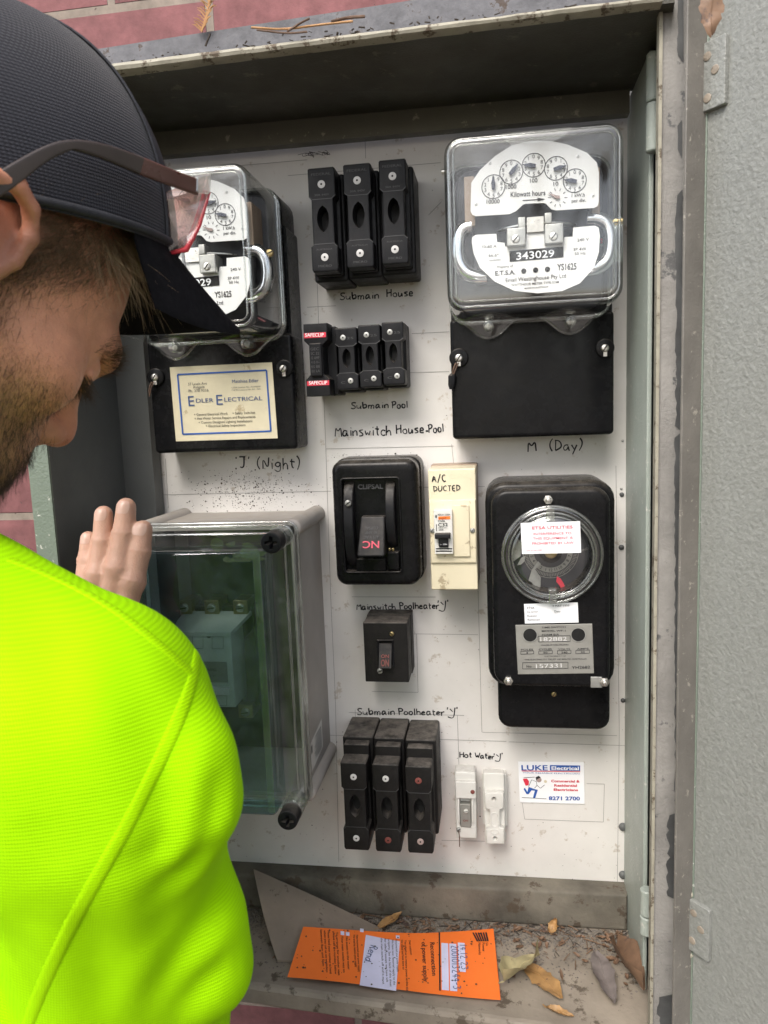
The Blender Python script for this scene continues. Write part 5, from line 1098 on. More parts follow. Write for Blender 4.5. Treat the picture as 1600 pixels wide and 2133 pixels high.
# skull and face
he((-5, 0, 36), (97, 77, 88), .01); he((38, 0, -22), (50, 60, 72), .03); he((34, 0, -60), (50, 50, 38), .03); he((74, 0, -88), (17, 20, 15), .02)
for s in (-1, 1):
    hc([(-2, s * 60, -40), (30, s * 50, -72), (72, s * 18, -92)], [13, 15, 12], .025)
    he((56, s * 50, -8), (21, 17, 16), .025)
hc([(78, -40, 30), (88, -20, 34), (92, 0, 33), (88, 20, 34), (78, 40, 30)], [9, 10, 9, 10, 9], .014)
for s in (-1, 1):
    he((92, s * 33, 16), (12, 17, 11), .010, True)
    he((77, s * 33, 16), (13.5, 14.5, 12), .003)                                   # lowered lids over the eyeballs
    hc([(82, s * 47, 11), (90, s * 33, 8), (86, s * 20, 11)], [2.0, 2.4, 2.0], .003); hc([(81, s * 47, 24), (89, s * 33, 25.5), (87, s * 20, 24)], [1.2, 1.4, 1.2], .003, True); hc([(79, s * 46, 4), (86, s * 33, 2.5), (85, s * 20, 4)], [1.2, 1.5, 1.2], .003, True)
hc([(89, 0, 24), (95, 0, 8), (105, 0, -8), (108, 0, -12)], [8, 7.5, 8.5, 8.5], .012)
for s in (-1, 1): he((98, s * 10.5, -17), (11, 7, 7), .006); he((103, s * 7, -23), (4, 3, 3), .002, True)
he((76, 0, -48), (24, 34, 32), .02)
hc([(86, -24, -45), (97, -8, -41), (98, 0, -42), (97, 8, -41), (86, 24, -45)], [3, 4.5, 4.2, 4.5, 3], .006); hc([(86, -22, -50), (95, -8, -54), (95, 8, -54), (86, 22, -50)], [3, 5, 5, 3], .006)
hc([(88, -25, -47.5), (100, 0, -47.5), (88, 25, -47.5)], [1.2, 1.4, 1.2], .003, True)
for s in (-1, 1):                                                              # ears
    ear = [(7, 75, 0), (9, 78, 12), (6, 81, 24), (-3, 85, 32), (-14, 89, 33), (-24, 92, 25), (-28, 92, 10), (-25, 89, -6), (-17, 84, -18), (-8, 79, -26), (0, 76, -24)]
    hc([(x, s * (y + 2.5), z) for x, y, z in ear], [3.2, 3.4, 3.8, 4.0, 4.2, 4.2, 4.1, 4.0, 4.2, 6, 4.5], .002)
    he((-10, s * 77, 5), (17, 4.5, 27), .005); hc([(-15, s * 85, 22), (-19, s * 87, 8), (-13, s * 83, -10)], [3.5, 3.6, 3.2], .004); hc([(6, s * 77, -4), (5, s * 77, -11)], [4, 3.5], .004)
    he((-5, s * 85, 0), (9, 8, 14), .003, True); he((-7, s * 89, 24), (11, 6, 5.5), .002, True)
# left hand, fingers up on the lid corner
PALM = [A3(172, 1330, .182), A3(232, 1325, .178)]
B_.ell((A3(198, 1365, .183)), (.016, .038, .048), np.stack([[0, -1, 0], [1, 0, 0], [0, 0, 1]], 1).astype(float), .012)
B_.chain([WR, A3(198, 1370, .183)], [.026, .024], .02)
FING = [([(298, 1103), (291, 1150), (276, 1212), (245, 1322)], 9.4), ([(263, 1057), (258, 1112), (246, 1185), (215, 1310)], 9.7), ([(216, 1072), (214, 1128), (204, 1198), (184, 1312)], 9.1), ([(184, 1122), (181, 1168), (174, 1222), (158, 1328)], 7.8)]
for pts, r in FING:
    dd = (.156, .161, .169, .178); P = [A3(x, y, d) for (x, y), d in zip(pts, dd)]; rr = [r * .86, r * .97, r * 1.06, r * 1.12]
    B_.chain(P, [q / 1000 for q in rr], .003)
    B_.ell(P[2] + np.array([0, -.0006, 0]), np.array([r * 1.10, r, r * 1.0]) / 1000.0, None, .005)
    tip = P[0] + np.array([0, -r * .00086 - .0002, .002])
TH = [A3(225, 1400, .185), A3(268, 1380, .175), A3(305, 1345, .165), A3(330, 1310, .158)]; B_.chain(TH, [.014, .0115, .010, .0085], .008)
V, Q = B_.mesh(); del B_
V = relax(V, Q, 2, .5)
for pts, r in FING:                                                            # knuckle creases
    P = [A3(x, y, d) for (x, y), d in zip(pts, (.156, .161, .169, .178))]
    for J, ax_, rad_ in ((P[1], P[0] - P[1], r), (P[2], P[1] - P[2], r * 1.1), (P[1] * .5 + P[2] * .5, P[1] - P[2], r)):
        u_ = ax_ / np.linalg.norm(ax_); q_ = V - J; s_ = q_ @ u_; pr_ = q_ - s_[:, None] * u_; rr_ = np.linalg.norm(pr_, axis=1); m_ = (np.abs(s_) < .008) & (rr_ < rad_ * .0015) & (pr_[:, 1] < .002)
        mid = J is not P[1] and J is not P[2]; offs = (0,) if mid else (-.0028, -.0003, .0026)
        g_ = sum(np.exp(-((s_[m_] - o_ - .6 * np.abs(pr_[m_, 0]) * (.25 if o_ > 0 else -.2)) / .0008) ** 2) for o_ in offs) * (.00022 if mid else .00055)
        if not mid: g_ = g_ - .00045 * np.exp(-(s_[m_] / .005) ** 2)
        V[m_] -= pr_[m_] / rr_[m_][:, None] * g_[:, None]
SKIN = mat('warm_skin', (.60, .285, .175), .45, var=.13, vs=90, bump=.4, bs=700, spec=.4, sss=.15)
# redder ears and nose, stubble shadow where the beard roots: properties of the skin itself
h_ = toh(V); n_t = SKIN.node_tree; bs_ = n_t.nodes['Principled BSDF']
sx, sy, sz = h_.T; near = np.abs(sx) < 200
beard = 1 / (1 + np.exp((sz + 32 - .32 * np.abs(sx - 70) * 0 + 18 * np.clip((sx - 20) / 60, -1, 1) * 0 - 14 * np.clip((40 - sx) / 40, 0, 1) * 1.2) / 7)); beard *= 1 / (1 + np.exp((-10 - sx) / 6)); beard *= (sz > -125) & (sx > -30) & (sx < 125)
side = np.exp(-((sx - 10) / 16) ** 2) * (np.abs(sy) > 45) * (sz > -40) * (sz < 45)
beard = np.clip(np.maximum(beard, side), 0, 1); lips = np.exp(-((sx - 97) / 9) ** 2 - ((sz + 48) / 9) ** 2 - (sy / 20) ** 2); beard *= 1 - lips
red = np.clip(np.exp(-(((sx + 12) / 26) ** 2 + ((np.abs(sy) - 86) / 10) ** 2 + ((sz - 5) / 40) ** 2)) * 1.3 + np.exp(-(((sx - 114) / 16) ** 2 + (sy / 16) ** 2 + ((sz + 14) / 14) ** 2)) + lips + .5 * np.exp(-(((sx - 66) / 22) ** 2 + ((np.abs(sy) - 52) / 20) ** 2 + ((sz + 12) / 18) ** 2)), 0, 1)
body = np_mesh('body', V, Q, SKIN, PERSON)
hand = np.clip((V[:, 1] + .235) / .03, 0, 1) * (V[:, 0] > -.45)
at_ = body.data.color_attributes.new('tone', 'FLOAT_COLOR', 'POINT'); at_.data.foreach_set('color', np.stack([beard, red, hand, np.ones(len(V))], 1).astype(np.float32).ravel())
an_ = n_t.nodes.new('ShaderNodeAttribute'); an_.attribute_name = 'tone'; sp_ = n_t.nodes.new('ShaderNodeSeparateColor'); n_t.links.new(an_.outputs['Color'], sp_.inputs[0])
prev = bs_.inputs['Base Color'].links[0].from_socket
for ch, colr, amt in ((1, (.50, .15, .10), .65), (0, (.17, .10, .06), .55), (2, (.50, .31, .23), .8)):
    mu = n_t.nodes.new('ShaderNodeMath'); mu.operation = 'MULTIPLY'; mu.inputs[1].default_value = amt; n_t.links.new(sp_.outputs[ch], mu.inputs[0])
    mx = n_t.nodes.new('ShaderNodeMix'); mx.data_type = 'RGBA'; n_t.links.new(mu.outputs[0], mx.inputs[0]); n_t.links.new(prev, mx.inputs[6]); mx.inputs[7].default_value = (*colr, 1); prev = mx.outputs[2]
n_t.links.new(prev, bs_.inputs['Base Color'])
BV = BVHTree.FromPolygons([Vector(p) for p in V], [tuple(q) for q in Q])
# finger nails, sat on the backs of the fingertips
NAIL = mat('finger_nail', (.56, .36, .28), .3, var=.05)
for pts, r in FING:
    P = [A3(x, y, d) for (x, y), d in zip(pts, (.156, .161, .169, .178))]; u = Vector(P[0] - P[1]).normalized(); s_ = u.cross(Vector((0, 1, 0))).normalized(); n_ = s_.cross(u); n_ = n_ if n_.y < 0 else -n_
    g = MB(); vs = []; fs = []; w_ = r * .62 / 1000; l_ = r * 1.15 / 1000
    for i in range(7):
        for j in range(7):
            a, b = i / 6 * 2 - 1, j / 6 * 2 - 1; q = Vector(P[0]) + u * (-.0005 + a * l_ / 2 * (1 if abs(b) < .99 else .9)) + s_ * (b * w_ * math.sqrt(max(0, 1 - .35 * a * a)))
            hit = BV.ray_cast(q + n_ * .02, -n_); vs.append(hit[0] + n_ * (.0003 + .0002 * (1 - b * b)) if hit[0] else q + n_ * r * .0009)
    for i in range(6):
        for j in range(6): k = i * 7 + j; fs.append((k, k + 1, k + 8, k + 7))
    g.add(vs, fs); g.build('finger_nail', NAIL, PERSON, smooth=180)
# ---- hair, beard, brows
def strands(name, m, n, region, direc, ln, rad, seed, curl=.25, drop=0.0):
    rnd = np.random.default_rng(seed); C = (V[Q[:, 0]] + V[Q[:, 2]]) / 2; hC = toh(C); w_ = region(hC[:, 0], hC[:, 1], hC[:, 2]); ok = w_ > .01; ids = np.nonzero(ok)[0]
    if len(ids) == 0: return None
    p = w_[ids] / w_[ids].sum(); pick = rnd.choice(ids, n, p=p); NV = np.cross(V[Q[pick, 2]] - V[Q[pick, 0]], V[Q[pick, 3]] - V[Q[pick, 1]]); NV /= np.linalg.norm(NV, axis=1)[:, None]
    uv = rnd.random((n, 2)); base = V[Q[pick, 0]] + (V[Q[pick, 1]] - V[Q[pick, 0]]) * uv[:, :1] + (V[Q[pick, 3]] - V[Q[pick, 0]]) * uv[:, 1:]
    hb_ = toh(base); D = np.array([direc(*h) for h in hb_]) @ HR_.T; D /= np.linalg.norm(D, axis=1)[:, None]; D = D - NV * np.minimum(0, (D * NV).sum(1))[:, None] + NV * .28; D += rnd.normal(0, curl, (n, 3)); D /= np.linalg.norm(D, axis=1)[:, None]
    L_ = ln * rnd.uniform(.55, 1.3, n) / 1000; K = 4; vs = []; fs = []; S1 = np.cross(D, NV); S1 /= np.maximum(1e-6, np.linalg.norm(S1, axis=1))[:, None]; S2 = np.cross(D, S1); bend = rnd.normal(0, .22, (n, 3))
    for k in range(K + 1):
        t = k / K; c = base - NV * .0006 + D * (L_ * t)[:, None] + (bend + np.array([0, 0, -drop])) * (L_ * t * t)[:, None]; r = rad / 1000 * (1 - .75 * t)
        for j in range(3): a = 2.094 * j; vs.append(c + (S1 * math.cos(a) + S2 * math.sin(a)) * r)
    W = np.stack(vs, 1).reshape(-1, 3); per = 3 * (K + 1); F_ = []
    for k in range(K):
        for j in range(3): l = (j + 1) % 3; F_.append([k * 3 + j, k * 3 + l, k * 3 + 3 + l, k * 3 + 3 + j])
    F_ = (np.array(F_)[None] + (np.arange(n) * per)[:, None, None]).reshape(-1, 4)
    return np_mesh(name, W, F_, m, PERSON)
HB = mat('brown_beard_hair', (.060, .036, .020), .5, var=.4, vs=300); HD = mat('dark_blond_hair', (.19, .125, .065), .45, var=.4, vs=250); HL_ = mat('blond_hair', (.40, .29, .16), .4, var=.3, vs=250)
sg = lambda x: 1 / (1 + np.exp(-x))
def beard_r(x, y, z):
    jaw = sg((-34 - z + 16 * np.clip((42 - x) / 40, 0, 1.3)) / 5) * sg((x + 8) / 5) * (z > -128) * (x < 118); lip = np.exp(-((x - 97) / 8) ** 2 - ((z + 48) / 7) ** 2 - (y / 18) ** 2)
    side_ = np.exp(-((x - 12) / 13) ** 2) * (np.abs(y) > 45) * (np.abs(y) < 75) * (z > -45) * (z < 45); return np.maximum(jaw, side_ * .7) * (1 - lip) * (x < 125) * (x > -25) * (np.abs(y) < 90)
beard_o = strands('beard', HB, 24000, beard_r, lambda x, y, z: (.45 if z < -60 else .15, .12 * np.sign(y), -.9), 8.5, .095, 1, .2)
strands('stubble', HB, 9000, lambda x, y, z: np.exp(-((z + 22) / 16) ** 2) * sg((x - 8) / 5) * sg((76 - x) / 5) * (np.abs(y) > 22) * (np.abs(y) < 85), lambda x, y, z: (.3, 0, -.9), 3.2, .06, 2, .3)
strands('eyebrows', HB, 1300, lambda x, y, z: (np.abs(y) > 12) * (np.abs(y) < 52) * np.exp(-((z - 33 + .012 * (np.abs(y) - 30) ** 2) / 5) ** 2) * (x > 62), lambda x, y, z: (.0, np.sign(y) * .95, .25), 8, .085, 3, .10)
strands('eyelashes', HB, 700, lambda x, y, z: (np.abs(y) > 18) * (np.abs(y) < 49) * np.exp(-((z - 8) / 2.2) ** 2) * (x > 78), lambda x, y, z: (.7, np.sign(y) * .3, -.6), 8.5, .11, 4, .12)
capz = lambda x, z: (z - 38 - .85 * x) / 1.31
strands('hair', HD, 26000, lambda x, y, z: sg((capz(x, z) + 24) / 4.5) * sg((8 - capz(x, z)) / 3) * sg((52 - x) / 5) * (np.abs(y) > 25) * (np.abs(y) < 84) * ~((np.abs(y) > 73.5) & (x > -34) & (x < 14) & (z > -34) & (z < 40)), lambda x, y, z: (-.45, .05 * np.sign(y), -.8), 12, .10, 5, .22)
strands('hair_tuft', HL_, 600, lambda x, y, z: np.exp(-((x - 44) / 14) ** 2) * np.exp(-((capz(x, z) + 1) / 8) ** 2) * (np.abs(y) > 30), lambda x, y, z: (.55, .25 * np.sign(y), -.5), 23, .085, 6, .35, .4)
# ---- shirt
S_ = Field((-.72, -.68, .93), (-.04, -.16, 1.50), .0030)
g8 = .011
S_.ell(MID - [0, 0, .16], (.105 + g8, .155 + g8, .22 + g8), TR, .04); S_.ell(MID - [0, 0, .36], (.105 + g8, .152 + g8, .20), TR, .05)
S_.chain([T0, T1], [.060, .0555], .03); S_.chain([T1, SH, EL], [.0550, .0560, .0480], .012)
S_.chain([SHL, MID - tf * .02 + [0, 0, .035], T1], [.057, .07, .04], .04)
S_.chain([SHL, ELL, FO + (WR - FO) * .4], [.057, .052, .043], .025)
S_.chain([EL, WRR + [0, 0, .03]], [.050, .042], .02)
S_.chain([MID + tf * .0 + [0, 0, .04], C7 + tf * .012 + [0, 0, .012]], [.085, .073], .04)
for a, b, r in (((400, 1590, .46), (412, 1670, .46), .016), ((425, 1930, .44), (435, 2010, .44), .018)):
    S_.cap(A3(*a), A3(*b), r, r, .025)
# seams and soft folds
SV, SQ = S_.mesh(); del S_
from mathutils import noise as mnoise
SV = relax(SV, SQ, 3, .5)
NN = np.zeros_like(SV)
fn_ = np.cross(SV[SQ[:, 2]] - SV[SQ[:, 0]], SV[SQ[:, 3]] - SV[SQ[:, 1]])
for i in range(4):
    for j in range(3): NN[:, j] += np.bincount(SQ[:, i], fn_[:, j], len(SV))
NN /= np.maximum(1e-12, np.linalg.norm(NN, axis=1))[:, None]
disp = np.array([mnoise.noise(Vector((p[0] * 16 + p[2] * 9, p[1] * 16, p[2] * 7 - p[0] * 10))) * .0030 + mnoise.noise(Vector((p[0] * 40 + p[2] * 22, p[1] * 30, p[2] * 14 - p[0] * 24))) * .0011 for p in SV])
low = np.clip((1.30 - SV[:, 2]) / .12, 0, 1.2)
SV = SV + NN * (disp * (.5 + 1.1 * low))[:, None]
def knit(name, col, rough, period, cell, strength, sheen=.3, col2=None):
    m = bpy.data.materials.new(name); m.use_nodes = True; t = m.node_tree; N = t.nodes; L = t.links; b = N['Principled BSDF']
    tc = N.new('ShaderNodeTexCoord'); sp = N.new('ShaderNodeSeparateXYZ'); L.new(tc.outputs['Object'], sp.inputs[0])
    def M2(op, a, c):
        x = N.new('ShaderNodeMath'); x.operation = op
        for i, v in enumerate((a, c)):
            if v is None: continue
            if isinstance(v, (int, float)): x.inputs[i].default_value = v
            else: L.new(v, x.inputs[i])
        return x.outputs[0]
    nz = N.new('ShaderNodeTexNoise'); nz.inputs['Scale'].default_value = 18; L.new(tc.outputs['Object'], nz.inputs[0])
    zz = M2('ADD', M2('MULTIPLY', sp.outputs['Z'], 2 * math.pi / period), M2('MULTIPLY', nz.outputs['Fac'], 5.0)); xx = M2('MULTIPLY', M2('ADD', sp.outputs['X'], sp.outputs['Y']), 2 * math.pi / cell)
    sz_ = M2('SINE', zz, None); hx = M2('SINE', M2('ADD', xx, M2('MULTIPLY', sz_, .8)), None); h = M2('ADD', M2('MULTIPLY', sz_, .7), M2('MULTIPLY', hx, .5))
    n1 = N.new('ShaderNodeTexNoise'); n1.inputs['Scale'].default_value = 14; n1.inputs['Detail'].default_value = 5; L.new(tc.outputs['Object'], n1.inputs[0])
    mr = N.new('ShaderNodeMapRange'); L.new(h, mr.inputs[0]); mr.inputs[1].default_value = -1.1; mr.inputs[2].default_value = 1.1
    mx = N.new('ShaderNodeMix'); mx.data_type = 'RGBA'; L.new(mr.outputs[0], mx.inputs[0]); mx.inputs[6].default_value = (*(col2 or tuple(c * .72 for c in col)), 1); mx.inputs[7].default_value = (*col, 1)
    m2 = N.new('ShaderNodeMix'); m2.data_type = 'RGBA'; m2.blend_type = 'MULTIPLY'; m2.inputs[0].default_value = 1; r2 = N.new('ShaderNodeMapRange'); L.new(n1.outputs['Fac'], r2.inputs[0]); r2.inputs[1].default_value = .3; r2.inputs[2].default_value = .7; r2.inputs[3].default_value = .86; r2.inputs[4].default_value = 1.06
    L.new(mx.outputs[2], m2.inputs[6]); L.new(r2.outputs[0], m2.inputs[7]); L.new(m2.outputs[2], b.inputs['Base Color']); b.inputs['Roughness'].default_value = rough; b.inputs['Sheen Weight'].default_value = sheen; b.inputs['Specular IOR Level'].default_value = .08
    bp = N.new('ShaderNodeBump'); bp.inputs['Strength'].default_value = strength; bp.inputs['Distance'].default_value = .0006; L.new(h, bp.inputs['Height']); L.new(bp.outputs[0], b.inputs['Normal'])
    return m
HIVIS = knit('fluoro_yellow_green_mesh', (.36, .745, .0), .85, .0016, .0013, .25, .0, (.27, .585, .0))
SEAMM = knit('fluoro_seam_tape', (.38, .76, .0), .85, .0012, .0012, .3, .0)
def folds(SV, NN, lines):
    Bq = BVHTree.FromPolygons([Vector(p) for p in SV], [tuple(q) for q in SQ]); out = np.zeros(len(SV))
    for pts, amp, sig in lines:
        pts = chaikin([tuple(map(float, p)) for p in pts], 2, False); C = []
        for x, y in pts:
            h = Bq.ray_cast(CAM, ray(x, y).normalized())
            if h[0]: C.append(np.array(h[0]))
        if len(C) < 2: continue
        best = np.full(len(SV), 9.0); tt = np.zeros(len(SV))
        for i in range(len(C) - 1):
            ba = C[i + 1] - C[i]; q = SV - C[i]; t = np.clip(q @ ba / max(1e-9, ba @ ba), 0, 1); d = np.linalg.norm(q - t[:, None] * ba, axis=1); m = d < best; best[m] = d[m]; tt[m] = (i + t[m]) / (len(C) - 1)
        out += amp * np.sin(np.pi * np.clip(tt, .04, .96)) ** .7 * (np.exp(-(best / sig) ** 2) - .35 * np.exp(-((best - 1.9 * sig) / sig) ** 2))
    return SV + NN * (out * .62)[:, None]
SV = folds(SV, NN, [([(345, 1540), (350, 1680), (330, 1830), (345, 1960)], -.0030, .008), ([(455, 1600), (440, 1720), (400, 1800), (330, 1860)], -.0034, .006), ([(500, 1745), (440, 1770), (380, 1830)], -.0032, .0065),
                    ([(150, 1905), (190, 1960), (210, 2060), (230, 2200)], -.0042, .010), ([(470, 1830), (420, 1930), (330, 2050), (300, 2200)], -.0032, .008), ([(230, 1800), (300, 1790), (390, 1745)], -.0016, .006),
                    ([(60, 1250), (120, 1400), (130, 1560)], -.0022, .010), ([(20, 1500), (120, 1640), (180, 1800)], -.0022, .012), ([(200, 1330), (270, 1400), (300, 1520)], -.0014, .009), ([(480, 2000), (400, 2060), (360, 2160)], -.0030, .007), ([(60, 1700), (80, 1850), (40, 1990)], -.0025, .012)])
shirt = np_mesh('shirt', SV, SQ, HIVIS, PERSON)
BS = BVHTree.FromPolygons([Vector(p) for p in SV], [tuple(q) for q in SQ])
def seam(name, pts, wd, th=.0016):
    pts = chaikin([tuple(map(float, p)) for p in pts], 3, False); P = []
    for x, y in pts:
        hit = BS.ray_cast(CAM, ray(x, y).normalized())
        if hit[0]: P.append((hit[0], hit[1]))
    g = MB(); vs = []; fs = []; pr = [(-1, -.3), (-.8, .7), (-.3, 1), (.3, 1), (.8, .7), (1, -.3)]
    for i, (p, n) in enumerate(P):
        a = P[max(0, i - 1)][0]; b = P[min(len(P) - 1, i + 1)][0]; u = (b - a).normalized(); s = u.cross(n).normalized()
        for k, h in pr:
            q = p + s * k * wd; hq = BS.find_nearest(q); vs.append(hq[0] + n * h * th)
    m_ = len(pr)
    for i in range(len(P) - 1):
        for k in range(m_ - 1): a = i * m_ + k; fs.append((a, a + 1, a + m_ + 1, a + m_))
    g.add(vs, fs); g.build(name, SEAMM, shirt, smooth=180)
seam('armhole_seam', [(412, 1362), (404, 1410), (380, 1480), (330, 1590), (258, 1735), (160, 1900), (75, 2080), (20, 2250)], .0032, .0006)
seam('shoulder_seam', [(20, 1165), (120, 1205), (230, 1262), (330, 1340), (398, 1400)], .0030, .0006)
# ---- trousers and boots
TB = mat('black_work_trousers', (.015, .015, .017), .85, var=.3, vs=30, bump=.3, bs=500)
Tf = Field((-.62, -.68, .0), (-.10, -.20, 1.02), .008); hipR, hipL = MID + tr_ * .09 + [0, 0, -.46], MID - tr_ * .09 + [0, 0, -.46]
Tf.ell(MID - [0, 0, .42], (.115, .160, .13), TR, .05)
for hp_ in (hipR, hipL):
    kn_ = np.array([hp_[0], hp_[1], .48]) + tf * .02; ft = np.array([hp_[0], hp_[1], .07]) - tf * .02; Tf.chain([hp_, kn_, ft], [.092, .070, .062], .05)
TV, TQ = Tf.mesh(); del Tf; np_mesh('trousers', TV, TQ, TB, PERSON)
BT = mat('tan_work_boot', (.20, .12, .06), .7, var=.2)
for hp_ in (hipR, hipL):
    Bf = Field((hp_[0] - .2, hp_[1] - .2, -.01), (hp_[0] + .2, hp_[1] + .3, .2), .006); a = np.array([hp_[0], hp_[1], .05]) - tf * .03
    Bf.chain([a, a + tf * .10, a + tf * .19], [.045, .046, .038], .02); Bf.cap(a, a + [0, 0, .09], .045, .05, .02); v_, q_ = Bf.mesh(); v_[:, 2] = np.maximum(v_[:, 2], .012); np_mesh('boot', v_, q_, BT, PERSON)
# ---- cap, in its own frame tipped back on the head
ct = math.atan(.85); CR = HR_ @ np.array([[math.cos(ct), 0, -math.sin(ct)], [0, 1, 0], [math.sin(ct), 0, math.cos(ct)]]); CO = hw(0, 0, 38)
CM = Matrix([[*CR[i], CO[i]] for i in range(3)] + [[0, 0, 0, 1]])
def capobj(name, mb, m, parent, smooth=60):
    o = mb.build(name, m, None, smooth); o.parent = parent
    o.matrix_local = (Matrix.Translation(-Vector(PERSON.location)) @ CM) if parent == PERSON else Matrix.Identity(4); return o
CAPM = knit('charcoal_cap_mesh', (.036, .038, .047), .85, .0017, .0017, .4, .15, (.016, .016, .021)); CAPS = mat('charcoal_cap_twill', (.022, .023, .029), .85, var=.25, vs=60, bump=.3, bs=1200); BRM = mat('black_cap_brim', (.006, .006, .0075), .8, spec=.1, var=.3, vs=80, bump=.25, bs=900, wear=.0)
def dome(th, ph, grow=0.0):
    cx = .018; ax = (.0972 if math.cos(th) > 0 else .108) + grow; by = .0845 + grow; e = .91
    c_, s_ = abs(math.cos(ph)) ** e, abs(math.sin(ph)) ** 1.0
    fx = math.cos(th); sx_ = ax * fx * c_
    return (cx + sx_ - .012 * s_ * 0, by * math.sin(th) * c_, (.1135 + grow) * s_)
NT, NP_ = 96, 28
def dome_part(a0, a1, name, m, par, grow=0.0, p0=0.0, p1=90.0):
    mb = MB(); n = max(8, int(NT * (a1 - a0) / 360)); vs = [dome(RAD(a0 + (a1 - a0) * i / n), RAD(p0 + (p1 - p0) * j / NP_ * .9999), grow) for j in range(NP_ + 1) for i in range(n + 1)]
    fs = [(j * (n + 1) + i, j * (n + 1) + i + 1, (j + 1) * (n + 1) + i + 1, (j + 1) * (n + 1) + i) for j in range(NP_) for i in range(n)]; mb.add(vs, fs); return capobj(name, mb, m, par)
capo = dome_part(-180, 180, 'cap', CAPM, PERSON)
so_ = capo.modifiers.new('thickness', 'SOLIDIFY'); so_.thickness = .0018; so_.offset = -1
dome_part(-52, 52, 'front_panel', CAPS, capo, .0009)
mb = MB(); mb.tube([dome(RAD(360 * i / 96), RAD(1.5), .0006) for i in range(96)], .0022, 8, closed=True); capobj('sweatband', mb, CAPS, capo)
for a in (-52, 52, -118, 118, 180):
    mb = MB(); mb.tube([dome(RAD(a), RAD(2 + 87 * j / 24), .0012) for j in range(25)], .0009, 6); capobj('panel_seam', mb, CAPS, capo)
mb = MB(); mb.tube([(.018, 0, .114), (.018, 0, .1165), (.018, 0, .1175)], [.006, .0055, .002], 14); capobj('top_button', mb, CAPS, capo)
mb = MB(); nb, nr = 40, 14; vs = []
for lay in (0, 1):
    for j in range(nr + 1):
        t = j / nr
        for i in range(nb + 1):
            a = -70 + 140 * i / nb; bx_, by_, _ = dome(RAD(a), 0, -.001); L_ = .056 * max(0, math.cos(RAD(a * 1.2857 * .97))) ** .55
            x = bx_ + L_ * t; y = by_ * (1 + .06 * t); z = -.0 - .62 * L_ * t - 4.2 * y * y * (t ** .8) * (1 if L_ > 0 else 0)
            vs.append((x, y, z + (.0016 if lay == 0 else -.0016) * (1 - .4 * t)))
W_ = (nr + 1) * (nb + 1); fs = []
for j in range(nr):
    for i in range(nb):
        a = j * (nb + 1) + i; fs.append((a, a + nb + 1, a + nb + 2, a + 1)); fs.append((W_ + a, W_ + a + 1, W_ + a + nb + 2, W_ + a + nb + 1))
for i in range(nb): a = nr * (nb + 1) + i; fs.append((a, W_ + a, W_ + a + 1, a + 1))
mb.add(vs, fs); capobj('brim', mb, BRM, capo)
# ---- safety glasses pushed up on the cap
GL = thing('safety_glasses', 'clear safety glasses with brown arms pushed up onto the front of the dark cap', 'glasses', tuple(hw(60, -60, 110)))
def hq(px, py, yh):
    v = HR_.T @ np.array(ray(px, py)); o = HR_.T @ (np.array(CAM) - HO); t = (yh / 1000 - o[1]) / v[1]; return (o + v * t) * 1000
ARM = mat('brown_grey_glasses_arm', (.040, .030, .026), .4, var=.15); AMB = mat('brown_temple_tip', (.085, .034, .026), .25, coat=.2)
up_e = [(-30, 372), (40, 330), (100, 298), (150, 287), (220, 298), (300, 328), (360, 354), (412, 372)]; lo_e = [(-30, 430), (40, 385), (90, 338), (150, 312), (215, 330), (290, 365), (350, 386), (412, 408)]
ys = [-95, -95, -95, -95, -94, -91, -86, -80]
for sgn in (1, -1):
    g = MB(); vs = []
    U = [hq(x, y, yy) for (x, y), yy in zip(up_e, ys)]; Lw = [hq(x, y, yy) for (x, y), yy in zip(lo_e, ys)]
    for u, l in zip(U, Lw):
        if sgn < 0: u = u * [1, -1, 1]; l = l * [1, -1, 1]
        for q, o_ in ((u, 1.6), (u, -1.6), (l, -1.6), (l, 1.6)): vs.append(hw(q[0], q[1] + o_, q[2]))
    n = len(U); fs = [(i * 4 + k, i * 4 + (k + 1) % 4, i * 4 + 4 + (k + 1) % 4, i * 4 + 4 + k) for i in range(n - 1) for k in range(4)] + [(3, 2, 1, 0), (n * 4 - 4, n * 4 - 3, n * 4 - 2, n * 4 - 1)]
    fs = [(i * 4 + k, i * 4 + (k + 1) % 4, i * 4 + 4 + (k + 1) % 4, i * 4 + 4 + k) for i in range(n - 1) for k in range(4)]
    fs = [(3, 2, 1, 0)] + fs + [(n * 4 - 4, n * 4 - 3, n * 4 - 2, n * 4 - 1)]; g.add([Vector(v) for v in vs], fs); g.split = 1 + 4 * (n - 3); ao = g.build('temple_arm', [ARM, AMB], GL, smooth=0); md = ao.modifiers.new('round', 'BEVEL'); md.width = .0012; md.segments = 3; ao.modifiers.new('soft', 'SUBSURF').levels = 1; ao.modifiers['soft'].render_levels = 2
LENS = clear('clear_glasses_lens', tint=(.92, .78, .75), base=.13, rough=.05, haze=.05); LEDGE = mat('red_lens_edge', (.55, .03, .05), .2, coat=.5); HNG = clear('clear_hinge_block', tint=(.85, .82, .8), base=.22, rough=.1, haze=.15)
Lp = [hq(x, y, yy) for x, y, yy in ((432, 366, -76), (437, 400, -76), (415, 470, -74), (388, 520, -70), (352, 527, -62))]; Tp = [hq(x, y, yy) for x, y, yy in ((432, 366, -76), (432, 380, -76), (405, 392, -70), (350, 400, -64), (328, 402, -60))]
